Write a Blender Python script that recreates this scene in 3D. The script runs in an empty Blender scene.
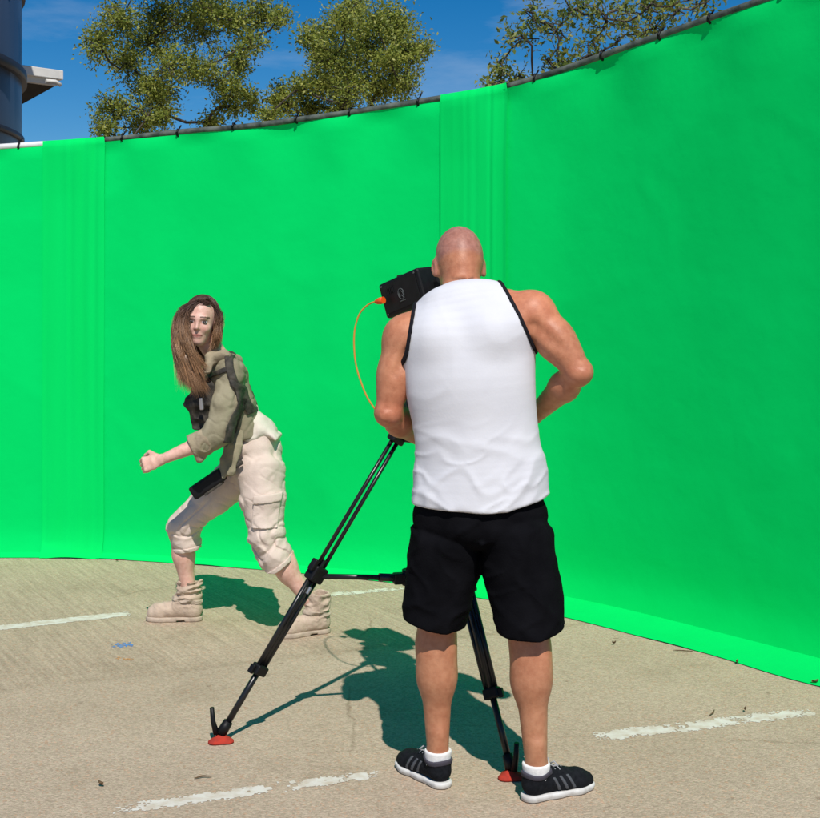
import bpy, bmesh, math, random
import numpy as np
from mathutils import Vector, Matrix

random.seed(7)
RNG = np.random.default_rng(11)
SC = bpy.context.scene
COL = SC.collection

# ------------------------------------------------------------------ camera, sky, sun, exposure
CAM_H = 1.508
FPX, CX, HY = 1200.0, 410.0, 318.0          # focal length, centre column and horizon row in photo pixels
cam_data = bpy.data.cameras.new('camera')
cam = bpy.data.objects.new('camera', cam_data)
COL.objects.link(cam)
cam.location = (0, 0, CAM_H)
cam.rotation_euler = (math.radians(90), 0, 0)
cam_data.sensor_width = 36
cam_data.lens = 36 * FPX / 820
cam_data.shift_y = -(409 - HY) / 820
cam_data.clip_end = 2000
SC.camera = cam

SUN_DIR = Vector((-0.13, 0.76, -1.0)).normalized()
elev = math.asin(-SUN_DIR.z)
world = bpy.data.worlds.new('World')
SC.world = world
world.use_nodes = True
wn, wl = world.node_tree.nodes, world.node_tree.links
wn.clear()
w_out = wn.new('ShaderNodeOutputWorld')
w_bg = wn.new('ShaderNodeBackground')
w_bg.inputs['Strength'].default_value = 0.086
sky = wn.new('ShaderNodeTexSky')
sky.sky_type = 'NISHITA'
sky.sun_disc = False
sky.sun_elevation = elev
sky.sun_rotation = math.atan2(-SUN_DIR.x, -SUN_DIR.y)
sky.altitude = 150
sky.air_density = 1.0
sky.dust_density = 0.0
sky.ozone_density = 6.0
w_tc = wn.new('ShaderNodeTexCoord')
w_map = wn.new('ShaderNodeMapping')
w_map.inputs['Scale'].default_value = (2.2, 2.2, 9.0)
w_map.inputs['Rotation'].default_value = (0.1, 0.25, 0.4)
w_no = wn.new('ShaderNodeTexNoise')
w_no.inputs['Scale'].default_value = 1.6
w_no.inputs['Detail'].default_value = 8
w_no.inputs['Roughness'].default_value = 0.6
w_rmp = wn.new('ShaderNodeValToRGB')
w_rmp.color_ramp.elements[0].position = 0.52
w_rmp.color_ramp.elements[0].color = (0, 0, 0, 1)
w_rmp.color_ramp.elements[1].position = 0.85
w_rmp.color_ramp.elements[1].color = (0.34, 0.34, 0.34, 1)
w_mix = wn.new('ShaderNodeMixRGB')
w_mix.inputs['Color2'].default_value = (8.5, 9.2, 10.0, 1)
wl.new(w_tc.outputs['Generated'], w_map.inputs['Vector'])
wl.new(w_map.outputs['Vector'], w_no.inputs['Vector'])
wl.new(w_no.outputs['Fac'], w_rmp.inputs['Fac'])
wl.new(w_rmp.outputs['Color'], w_mix.inputs['Fac'])
w_hs = wn.new('ShaderNodeHueSaturation')
w_hs.inputs['Saturation'].default_value = 1.38
w_hs.inputs['Value'].default_value = 1.0
wl.new(sky.outputs['Color'], w_hs.inputs['Color'])
wl.new(w_hs.outputs['Color'], w_mix.inputs['Color1'])
wl.new(w_mix.outputs['Color'], w_bg.inputs['Color'])
wl.new(w_bg.outputs['Background'], w_out.inputs['Surface'])

sun_data = bpy.data.lights.new('sun', 'SUN')
sun_data.energy = 4.5
sun_data.angle = math.radians(0.53)
sun_data.color = (1.0, 0.95, 0.88)
sun = bpy.data.objects.new('sun', sun_data)
COL.objects.link(sun)
sun.rotation_euler = SUN_DIR.to_track_quat('-Z', 'Y').to_euler()
sun.location = (0, -4, 9)

SC.view_settings.view_transform = 'Standard'
SC.view_settings.look = 'None'
SC.view_settings.exposure = 0.0
SC.view_settings.gamma = 1.0
SC.view_settings.use_curve_mapping = False


def P(px, py, Y):
    """the point of the place at depth Y that the photo shows at px, py"""
    return np.array([(px - CX) / FPX * Y, Y, CAM_H - (py - HY) / FPX * Y])


def unit(v):
    v = np.asarray(v, float)
    return v / (np.linalg.norm(v) + 1e-12)


def gdepth(py):
    return FPX * CAM_H / (py - HY)


def G(px, py):
    return P(px, py, gdepth(py))


# ------------------------------------------------------------------ materials
def new_mat(name):
    m = bpy.data.materials.new(name)
    m.use_nodes = True
    n = m.node_tree.nodes
    n.clear()
    out = n.new('ShaderNodeOutputMaterial')
    b = n.new('ShaderNodeBsdfPrincipled')
    m.node_tree.links.new(b.outputs['BSDF'], out.inputs['Surface'])
    return m, n, m.node_tree.links, b


def mat(name, c, rough=0.6, spec=0.5, metal=0.0, c2=None, nscale=20.0, bump=0.0, bscale=60.0, bdist=0.01,
        attr=None, sss=0.0, stretch=None, ramp=(0.35, 0.65), coat=0.0, detail=4.0, ridged=0.0):
    m, n, l, b = new_mat(name)
    b.inputs['Roughness'].default_value = rough
    b.inputs['Specular IOR Level'].default_value = spec
    b.inputs['Metallic'].default_value = metal
    if coat:
        b.inputs['Coat Weight'].default_value = coat
    if sss:
        b.inputs['Subsurface Weight'].default_value = sss
        b.inputs['Subsurface Radius'].default_value = (0.01, 0.004, 0.002)
        b.inputs['Subsurface Scale'].default_value = 0.5
    tc = n.new('ShaderNodeTexCoord')
    vec = tc.outputs['Object']
    if stretch:
        mp = n.new('ShaderNodeMapping')
        mp.inputs['Scale'].default_value = stretch
        l.new(vec, mp.inputs['Vector'])
        vec = mp.outputs['Vector']
    base = None
    if c2 is not None:
        t = n.new('ShaderNodeTexNoise')
        t.inputs['Scale'].default_value = nscale
        t.inputs['Detail'].default_value = detail
        l.new(vec, t.inputs['Vector'])
        r = n.new('ShaderNodeValToRGB')
        r.color_ramp.elements[0].position = ramp[0]
        r.color_ramp.elements[1].position = ramp[1]
        r.color_ramp.elements[0].color = (*c, 1)
        r.color_ramp.elements[1].color = (*c2, 1)
        l.new(t.outputs['Fac'], r.inputs['Fac'])
        base = r.outputs['Color']
    if attr:
        a = n.new('ShaderNodeAttribute')
        a.attribute_name = attr
        if base is None:
            base = a.outputs['Color']
        else:
            mx = n.new('ShaderNodeMixRGB')
            mx.blend_type = 'MULTIPLY'
            mx.inputs['Fac'].default_value = 1.0
            l.new(base, mx.inputs['Color1'])
            l.new(a.outputs['Color'], mx.inputs['Color2'])
            base = mx.outputs['Color']
    if base is None:
        b.inputs['Base Color'].default_value = (*c, 1)
    else:
        l.new(base, b.inputs['Base Color'])
    if bump:
        t = n.new('ShaderNodeTexNoise')
        t.inputs['Scale'].default_value = bscale
        t.inputs['Detail'].default_value = 5
        l.new(vec, t.inputs['Vector'])
        bp = n.new('ShaderNodeBump')
        bp.inputs['Strength'].default_value = bump
        bp.inputs['Distance'].default_value = bdist
        l.new(t.outputs['Fac'], bp.inputs['Height'])
        l.new(bp.outputs['Normal'], b.inputs['Normal'])
        if ridged:      # fine sharp creases of cloth
            mp2 = n.new('ShaderNodeMapping')
            mp2.inputs['Rotation'].default_value = (0.4, 0.7, 0.3)
            l.new(vec, mp2.inputs['Vector'])
            t2 = n.new('ShaderNodeTexNoise')
            t2.noise_type = 'RIDGED_MULTIFRACTAL'
            t2.inputs['Scale'].default_value = ridged
            t2.inputs['Detail'].default_value = 3
            t2.inputs['Distortion'].default_value = 0.6
            l.new(mp2.outputs['Vector'], t2.inputs['Vector'])
            bp2 = n.new('ShaderNodeBump')
            bp2.inputs['Strength'].default_value = 0.28
            bp2.inputs['Distance'].default_value = 0.008
            l.new(t2.outputs['Fac'], bp2.inputs['Height'])
            l.new(bp2.outputs['Normal'], bp.inputs['Normal'])
    return m


M = {}
M['green'] = mat('green_fabric', (0.001, 0.615, 0.121), 0.95, 0.03, c2=(0.001, 0.645, 0.129), nscale=1.5, bump=0.18, bscale=3.0, bdist=0.05)
M['green_drape'] = mat('green_drape_fabric', (0.001, 0.625, 0.113), 0.9, 0.04, c2=(0.001, 0.655, 0.123), nscale=6, stretch=(1, 1, 0.1), bump=0.15, bscale=8, bdist=0.03)
M['pipe_dark'] = mat('dark_sleeve', (0.028, 0.040, 0.034), 0.7, 0.3, c2=(0.13, 0.15, 0.125), nscale=14, bump=0.3, bscale=25)
M['pipe_white'] = mat('white_pipe', (0.75, 0.75, 0.73), 0.4, 0.5, c2=(0.62, 0.62, 0.6), nscale=8)
M['black'] = mat('matte_black', (0.005, 0.005, 0.0055), 0.5, 0.22, c2=(0.009, 0.009, 0.010), nscale=30)
M['black_metal'] = mat('black_metal', (0.008, 0.008, 0.009), 0.3, 0.4, c2=(0.014, 0.014, 0.015), nscale=15)
M['grey_metal'] = mat('grey_metal', (0.45, 0.45, 0.46), 0.35, 0.5, 0.8)
M['grey_print'] = mat('grey_print', (0.10, 0.11, 0.11), 0.6, 0.3)
M['red_rubber'] = mat('red_rubber', (0.46, 0.045, 0.026), 0.9, 0.1, c2=(0.33, 0.04, 0.028), nscale=60)
M['orange'] = mat('orange_plastic', (0.75, 0.10, 0.01), 0.45, 0.4)
M['cable'] = mat('orange_cable', (0.50, 0.22, 0.03), 0.55, 0.3)
M['skin'] = mat('skin', (1, 1, 1), 0.48, 0.35, c2=(0.84, 0.77, 0.74), nscale=45, attr='tint', bump=0.22, bscale=210, bdist=0.003, sss=0.03)
M['white_cloth'] = mat('white_jersey', (0.66, 0.66, 0.685), 0.92, 0.08, c2=(0.62, 0.62, 0.65), nscale=6, bump=0.12, bscale=140, bdist=0.003, ridged=3.5)
M['black_cloth'] = mat('black_cloth', (0.0035, 0.0035, 0.0045), 0.95, 0.04, c2=(0.006, 0.006, 0.0075), nscale=10, bump=0.3, bscale=140, bdist=0.004, ridged=7)
M['black_trim'] = mat('black_trim', (0.010, 0.009, 0.012), 0.8, 0.2)
M['shoe_knit'] = mat('shoe_knit', (0.006, 0.007, 0.009), 0.85, 0.12, c2=(0.011, 0.012, 0.015), nscale=80, bump=0.4, bscale=300, bdist=0.002)
M['shoe_stripe'] = mat('shoe_stripe', (0.075, 0.08, 0.09), 0.6, 0.3)
M['shoe_collar'] = mat('shoe_collar', (0.06, 0.055, 0.07), 0.85, 0.2)
M['white_sole'] = mat('white_sole', (0.64, 0.63, 0.60), 0.7, 0.2, c2=(0.46, 0.44, 0.40), nscale=30, ramp=(0.5, 0.8))
M['sock'] = mat('white_sock', (0.8, 0.79, 0.77), 0.95, 0.1, c2=(0.7, 0.69, 0.67), nscale=60, bump=0.3, bscale=200, bdist=0.003)
M['lace'] = mat('lace', (0.35, 0.35, 0.36), 0.9, 0.1)
M['trousers'] = mat('cream_cotton', (0.68, 0.56, 0.475), 0.92, 0.1, c2=(0.59, 0.48, 0.405), nscale=9, bump=0.35, bscale=120, bdist=0.004, ridged=11)
M['jacket'] = mat('olive_cotton', (0.32, 0.285, 0.19), 0.9, 0.12, c2=(0.22, 0.195, 0.125), nscale=10, bump=0.35, bscale=120, bdist=0.004, ridged=12)
M['cuff'] = mat('jacket_lining', (0.36, 0.30, 0.20), 0.9, 0.15, c2=(0.26, 0.21, 0.14), nscale=14, bump=0.6, bscale=40)
M['shirt'] = mat('cream_shirt', (0.70, 0.64, 0.54), 0.9, 0.15, c2=(0.6, 0.54, 0.45), nscale=10, bump=0.4, bscale=25)
M['vest'] = mat('dark_webbing', (0.030, 0.027, 0.023), 0.75, 0.3, c2=(0.07, 0.06, 0.045), nscale=30, bump=0.4, bscale=60)
M['boot'] = mat('sand_suede', (0.55, 0.43, 0.33), 0.9, 0.15, c2=(0.42, 0.32, 0.24), nscale=14, bump=0.4, bscale=90, bdist=0.006, ridged=14)
M['boot_sole'] = mat('boot_sole', (0.50, 0.40, 0.31), 0.85, 0.2, c2=(0.36, 0.29, 0.22), nscale=30)
M['hair'] = mat('brown_hair', (1, 1, 1), 0.42, 0.45, attr='tint')
M['eye'] = mat('eye', (1, 1, 1), 0.15, 0.5, attr='tint')
M['paint'] = mat('worn_white_paint', (0.66, 0.625, 0.555), 0.85, 0.12, c2=(0.54, 0.465, 0.37), nscale=22, ramp=(0.40, 0.66), bump=0.15, bscale=90, bdist=0.006, detail=8)
M['blue_mark'] = mat('blue_spray_paint', (0.05, 0.22, 0.60), 0.8, 0.2, c2=(0.18, 0.25, 0.38), nscale=60)
M['orange_mark'] = mat('orange_spray_paint', (0.62, 0.27, 0.08), 0.8, 0.2, c2=(0.42, 0.27, 0.15), nscale=60)
M['dry_leaf'] = mat('dry_leaf', (0.17, 0.11, 0.055), 0.85, 0.2, c2=(0.09, 0.06, 0.035), nscale=60)
M['bark'] = mat('bark', (0.10, 0.085, 0.07), 0.95, 0.1, c2=(0.05, 0.042, 0.035), nscale=14, bump=0.8, bscale=30, bdist=0.03, stretch=(1, 1, 0.3))
M['tank'] = mat('blue_steel', (0.030, 0.050, 0.090), 0.4, 0.5, c2=(0.045, 0.065, 0.105), nscale=1.5, stretch=(3, 3, 0.3), bump=0.1, bscale=3)
M['tank_band'] = mat('dark_band', (0.014, 0.017, 0.024), 0.5, 0.4)
M['white_paint'] = mat('white_trim', (0.74, 0.73, 0.70), 0.6, 0.35, c2=(0.62, 0.61, 0.58), nscale=4)
M['soffit'] = mat('brown_soffit', (0.06, 0.05, 0.042), 0.8, 0.2, c2=(0.045, 0.04, 0.034), nscale=6)
M['roofing'] = mat('roofing', (0.35, 0.34, 0.32), 0.8, 0.2, c2=(0.27, 0.26, 0.25), nscale=8)


def leaf_mat(name, ca, cb, cc):
    m, n, l, b = new_mat(name)
    g = n.new('ShaderNodeNewGeometry')
    r = n.new('ShaderNodeValToRGB')
    r.color_ramp.elements[0].color = (*ca, 1)
    r.color_ramp.elements[1].color = (*cc, 1)
    e = r.color_ramp.elements.new(0.5)
    e.color = (*cb, 1)
    l.new(g.outputs['Random Per Island'], r.inputs['Fac'])
    l.new(r.outputs['Color'], b.inputs['Base Color'])
    b.inputs['Roughness'].default_value = 0.5
    b.inputs['Specular IOR Level'].default_value = 0.35
    tr = n.new('ShaderNodeBsdfTranslucent')
    l.new(r.outputs['Color'], tr.inputs['Color'])
    mx = n.new('ShaderNodeMixShader')
    mx.inputs['Fac'].default_value = 0.4
    l.new(b.outputs['BSDF'], mx.inputs[1])
    l.new(tr.outputs['BSDF'], mx.inputs[2])
    l.new(mx.outputs['Shader'], n['Material Output'].inputs['Surface'])
    return m


M['leaf_a'] = leaf_mat('oak_leaves', (0.12, 0.175, 0.028), (0.25, 0.295, 0.044), (0.42, 0.42, 0.095))
M['leaf_b'] = leaf_mat('laurel_leaves', (0.085, 0.14, 0.026), (0.18, 0.235, 0.042), (0.33, 0.32, 0.09))


def concrete():
    m, n, l, b = new_mat('tan_concrete')
    tc = n.new('ShaderNodeTexCoord')
    V = tc.outputs['Object']

    def noise(scale, detail=4, rough=0.55, vec=V):
        t = n.new('ShaderNodeTexNoise')
        t.inputs['Scale'].default_value = scale
        t.inputs['Detail'].default_value = detail
        t.inputs['Roughness'].default_value = rough
        l.new(vec, t.inputs['Vector'])
        return t.outputs['Fac']

    def ramp(fac, p0, c0, p1, c1):
        r = n.new('ShaderNodeValToRGB')
        r.color_ramp.elements[0].position = p0
        r.color_ramp.elements[0].color = (*c0, 1)
        r.color_ramp.elements[1].position = p1
        r.color_ramp.elements[1].color = (*c1, 1)
        l.new(fac, r.inputs['Fac'])
        return r.outputs['Color']

    def mixc(fac, a, c, mode='MIX'):
        x = n.new('ShaderNodeMixRGB')
        x.blend_type = mode
        if isinstance(fac, float):
            x.inputs['Fac'].default_value = fac
        else:
            l.new(fac, x.inputs['Fac'])
        for s, v in (('Color1', a), ('Color2', c)):
            if isinstance(v, tuple):
                x.inputs[s].default_value = (*v, 1)
            else:
                l.new(v, x.inputs[s])
        return x.outputs['Color']

    base = ramp(noise(0.9, 6, 0.6), 0.3, (0.435, 0.347, 0.253), 0.7, (0.515, 0.415, 0.308))
    # pebbles of the exposed aggregate
    vo = n.new('ShaderNodeTexVoronoi')
    vo.inputs['Scale'].default_value = 130
    l.new(V, vo.inputs['Vector'])
    sep = n.new('ShaderNodeSeparateColor')
    l.new(vo.outputs['Color'], sep.inputs['Color'])
    peb = ramp(sep.outputs['Red'], 0.05, (0.74, 0.72, 0.70), 0.95, (1.13, 1.12, 1.11))
    base = mixc(0.75, base, peb, 'MULTIPLY')
    warm = ramp(sep.outputs['Green'], 0.9, (1, 1, 1), 0.94, (1.1, 0.88, 0.78))
    base = mixc(0.7, base, warm, 'MULTIPLY')
    grit = ramp(noise(240, 3, 0.7), 0.3, (0.82, 0.82, 0.82), 0.7, (1.13, 1.13, 1.13))
    base = mixc(0.8, base, grit, 'MULTIPLY')
    # old broom strokes and worn pale scars, slanting
    mr = n.new('ShaderNodeMapping')
    mr.inputs['Rotation'].default_value = (0, 0, math.radians(-31))
    l.new(V, mr.inputs['Vector'])
    mp = n.new('ShaderNodeMapping')
    mp.inputs['Scale'].default_value = (48, 1.6, 1)
    l.new(mr.outputs['Vector'], mp.inputs['Vector'])
    streak = noise(1.0, 5, 0.65, mp.outputs['Vector'])
    # the slab joint: broom-finished concrete beyond it, bare aggregate on this side
    ja, jb = G(0, 692), G(400, 646)
    jd = unit(jb - ja)
    jn = np.array([-jd[1], jd[0], 0])
    vm = n.new('ShaderNodeVectorMath')
    vm.operation = 'DOT_PRODUCT'
    l.new(V, vm.inputs[0])
    vm.inputs[1].default_value = tuple(jn)

    def math_(op, a, b_):
        x = n.new('ShaderNodeMath')
        x.operation = op
        for k_, v_ in enumerate((a, b_)):
            if isinstance(v_, (int, float)):
                x.inputs[k_].default_value = v_
            else:
                l.new(v_, x.inputs[k_])
        return x.outputs['Value']
    dist = math_('SUBTRACT', vm.outputs['Value'], float(ja @ jn))
    dist = math_('ADD', dist, math_('MULTIPLY', math_('SUBTRACT', noise(2.2, 6, 0.7), 0.5), 0.22))
    sm = ramp(dist, 0.0, (0.10, 0.10, 0.10), 0.06, (0.95, 0.95, 0.95))
    sc = ramp(streak, 0.36, (0.84, 0.83, 0.82), 0.68, (1.12, 1.12, 1.11))
    base = mixc(sm, base, mixc(1.0, base, sc, 'MULTIPLY'))
    jl = ramp(math_('ABSOLUTE', math_('SUBTRACT', dist, 0.02), 0.0), 0.0, (0.80, 0.79, 0.77), 0.05, (1, 1, 1))
    base = mixc(ramp(noise(5, 4, 0.6), 0.35, (0.2, 0.2, 0.2), 0.65, (1, 1, 1)), base, mixc(1.0, base, jl, 'MULTIPLY'))
    # hairline cracks
    mpc = n.new('ShaderNodeMapping')
    l.new(V, mpc.inputs['Vector'])
    nzc = n.new('ShaderNodeTexNoise')
    nzc.inputs['Scale'].default_value = 1.3
    nzc.inputs['Detail'].default_value = 6
    l.new(V, nzc.inputs['Vector'])
    adv = n.new('ShaderNodeMixRGB')
    adv.inputs['Fac'].default_value = 0.28
    l.new(V, adv.inputs['Color1'])
    l.new(nzc.outputs['Color'], adv.inputs['Color2'])
    vc = n.new('ShaderNodeTexVoronoi')
    vc.feature = 'DISTANCE_TO_EDGE'
    vc.inputs['Scale'].default_value = 0.55
    l.new(adv.outputs['Color'], vc.inputs['Vector'])
    ck = ramp(vc.outputs['Distance'], 0.0006, (0.55, 0.52, 0.48), 0.0022, (1, 1, 1))
    base = mixc(ramp(noise(0.8, 3, 0.5), 0.45, (0, 0, 0), 0.6, (0.8, 0.8, 0.8)), base, mixc(1.0, base, ck, 'MULTIPLY'))
    # stains and pale blotches
    st = ramp(noise(1.7, 8, 0.68), 0.54, (1, 1, 1), 0.78, (0.70, 0.68, 0.65))
    base = mixc(0.85, base, st, 'MULTIPLY')
    pl = ramp(noise(3.1, 8, 0.7), 0.58, (1, 1, 1), 0.8, (1.18, 1.19, 1.2))
    base = mixc(0.8, base, pl, 'MULTIPLY')
    sp = ramp(noise(19, 2, 0.5), 0.70, (1, 1, 1), 0.76, (0.55, 0.52, 0.5))
    base = mixc(0.7, base, sp, 'MULTIPLY')
    l.new(base, b.inputs['Base Color'])
    b.inputs['Roughness'].default_value = 0.92
    b.inputs['Specular IOR Level'].default_value = 0.15
    ad = n.new('ShaderNodeMath')
    ad.operation = 'MULTIPLY_ADD'
    l.new(vo.outputs['Distance'], ad.inputs[0])
    ad.inputs[1].default_value = -0.6
    l.new(noise(60, 6, 0.65), ad.inputs[2])
    bp = n.new('ShaderNodeBump')
    bp.inputs['Strength'].default_value = 0.55
    bp.inputs['Distance'].default_value = 0.006
    l.new(ad.outputs['Value'], bp.inputs['Height'])
    l.new(bp.outputs['Normal'], b.inputs['Normal'])
    return m


M['concrete'] = concrete()


# ------------------------------------------------------------------ mesh helpers
def link(name, me, material, parent=None, smooth=True):
    o = bpy.data.objects.new(name, me)
    if material is not None and not me.materials:
        me.materials.append(material)
    COL.objects.link(o)
    if parent is not None:
        o.parent = parent
        o.matrix_parent_inverse = Matrix.Translation(parent.location).inverted()
    if smooth:
        me.polygons.foreach_set('use_smooth', np.ones(len(me.polygons), bool))
    return o


def tag(o, label, cat, group=None):
    o['label'] = label
    o['category'] = cat
    if group:
        o['group'] = group
    return o


def thing(name, loc, label, cat, group=None):
    o = bpy.data.objects.new(name, None)
    o.empty_display_size = 0.1
    o.location = loc
    COL.objects.link(o)
    return tag(o, label, cat, group)


def mesh_np(name, verts, faces, colors=None):
    """verts (n,3), faces (m,k) with one k for all"""
    me = bpy.data.meshes.new(name)
    verts = np.asarray(verts, np.float32)
    faces = np.asarray(faces, np.int32)
    k = faces.shape[1]
    me.vertices.add(len(verts))
    me.vertices.foreach_set('co', verts.ravel())
    me.loops.add(faces.size)
    me.loops.foreach_set('vertex_index', faces.ravel())
    me.polygons.add(len(faces))
    me.polygons.foreach_set('loop_start', np.arange(0, faces.size, k, dtype=np.int32))
    me.polygons.foreach_set('loop_total', np.full(len(faces), k, np.int32))
    me.update(calc_edges=True)
    if colors is not None:
        a = me.color_attributes.new('tint', 'FLOAT_COLOR', 'POINT')
        c = np.ones((len(verts), 4), np.float32)
        c[:, :3] = colors
        a.data.foreach_set('color', c.ravel())
    me.validate()
    return me


class MB:
    """collects tubes and boxes into one mesh"""
    def __init__(s):
        s.v, s.f = [], []

    def tube(s, pts, r, n=10, caps=True):
        pts = [np.asarray(p, float) for p in pts]
        rr = r if hasattr(r, '__len__') else [r] * len(pts)
        base = len(s.v)
        up = None
        for i, p in enumerate(pts):
            t = pts[min(i + 1, len(pts) - 1)] - pts[max(i - 1, 0)]
            t = t / (np.linalg.norm(t) + 1e-12)
            if up is None:
                a = np.array([0, 0, 1.0]) if abs(t[2]) < 0.9 else np.array([1.0, 0, 0])
                up = np.cross(t, a)
            up = up - t * np.dot(up, t)
            up /= np.linalg.norm(up) + 1e-12
            bi = np.cross(t, up)
            for k in range(n):
                a = 2 * math.pi * k / n
                s.v.append(p + rr[i] * (math.cos(a) * up + math.sin(a) * bi))
        for i in range(len(pts) - 1):
            for k in range(n):
                a, b = base + i * n + k, base + i * n + (k + 1) % n
                s.f.append((a, b, b + n, a + n))
        if caps:
            s.f.append(tuple(base + k for k in range(n))[::-1])
            e = base + (len(pts) - 1) * n
            s.f.append(tuple(e + k for k in range(n)))
        return s

    def box(s, c, ax, ay, az, hx, hy, hz, bev=0.0):
        c, ax, ay, az = (np.asarray(q, float) for q in (c, ax, ay, az))
        bm = bmesh.new()
        bmesh.ops.create_cube(bm, size=2)
        for v in bm.verts:
            v.co = Vector((v.co.x * hx, v.co.y * hy, v.co.z * hz))
        if bev:
            bmesh.ops.bevel(bm, geom=list(bm.edges), offset=bev, segments=2, affect='EDGES', profile=0.5)
        bm.verts.index_update()
        base = len(s.v)
        for v in bm.verts:
            s.v.append(c + ax * v.co.x + ay * v.co.y + az * v.co.z)
        for f in bm.faces:
            s.f.append(tuple(base + v.index for v in f.verts))
        bm.free()
        return s

    def build(s, name, material, parent=None, smooth=False):
        me = bpy.data.meshes.new(name)
        me.from_pydata([tuple(v) for v in s.v], [], s.f)
        bm = bmesh.new()
        bm.from_mesh(me)
        bmesh.ops.recalc_face_normals(bm, faces=bm.faces)
        bm.to_mesh(me)
        bm.free()
        o = link(name, me, material, parent, smooth=False)
        if smooth:
            for p in me.polygons:
                p.use_smooth = len(p.vertices) == 4
        return o


# ------------------------------------------------------------------ solid fields for bodies and cloth
_LAT = RNG.random((32, 32, 32)).astype(np.float32) * 2 - 1


def vnoise(x, y, z):
    x, y, z = np.broadcast_arrays(x, y, z)
    ix, iy, iz = (np.floor(q).astype(np.int32) for q in (x, y, z))
    fx, fy, fz = x - ix, y - iy, z - iz
    fx, fy, fz = (q * q * (3 - 2 * q) for q in (fx, fy, fz))
    ix, iy, iz = ix & 31, iy & 31, iz & 31
    jx, jy, jz = (ix + 1) & 31, (iy + 1) & 31, (iz + 1) & 31
    c = lambda a, b, d: _LAT[a, b, d]
    x0 = c(ix, iy, iz) * (1 - fx) + c(jx, iy, iz) * fx
    x1 = c(ix, jy, iz) * (1 - fx) + c(jx, jy, iz) * fx
    x2 = c(ix, iy, jz) * (1 - fx) + c(jx, iy, jz) * fx
    x3 = c(ix, jy, jz) * (1 - fx) + c(jx, jy, jz) * fx
    return (x0 * (1 - fy) + x1 * fy) * (1 - fz) + (x2 * (1 - fy) + x3 * fy) * fz


def ridge(n):
    return 1 - np.abs(n) * 2.2


def crease(n, sharp=5.0, p=1.3):
    return np.maximum(0, 1 - np.abs(n) * sharp) ** p


def smin(a, b, k):
    if k <= 0:
        return np.minimum(a, b)
    h = np.maximum(k - np.abs(a - b), 0) / k
    return np.minimum(a, b) - h * h * k * 0.25


def smax(a, b, k):
    return -smin(-a, -b, k)


def smooth_path(k, u):
    i = np.clip(u.astype(int), 0, len(k) - 2)
    f = u - i
    g = lambda j: k[np.clip(j, 0, len(k) - 1)]
    p0, p1, p2, p3 = g(i - 1), g(i), g(i + 1), g(i + 2)
    return .5 * (2 * p1 + (p2 - p0) * f + (2 * p0 - 5 * p1 + 4 * p2 - p3) * f ** 2 + (3 * p1 - p0 - 3 * p2 + p3) * f ** 3)


def dense(nodes, m=5):
    """loft nodes resampled on a smooth curve"""
    A = np.array([[*p, a, b] for p, a, b in nodes])
    u = np.linspace(0, len(A) - 1, (len(A) - 1) * m + 1)
    Bq = np.stack([smooth_path(A[:, i], u) for i in range(5)], 1)
    return [(q[:3], q[3], q[4]) for q in Bq]


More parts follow.
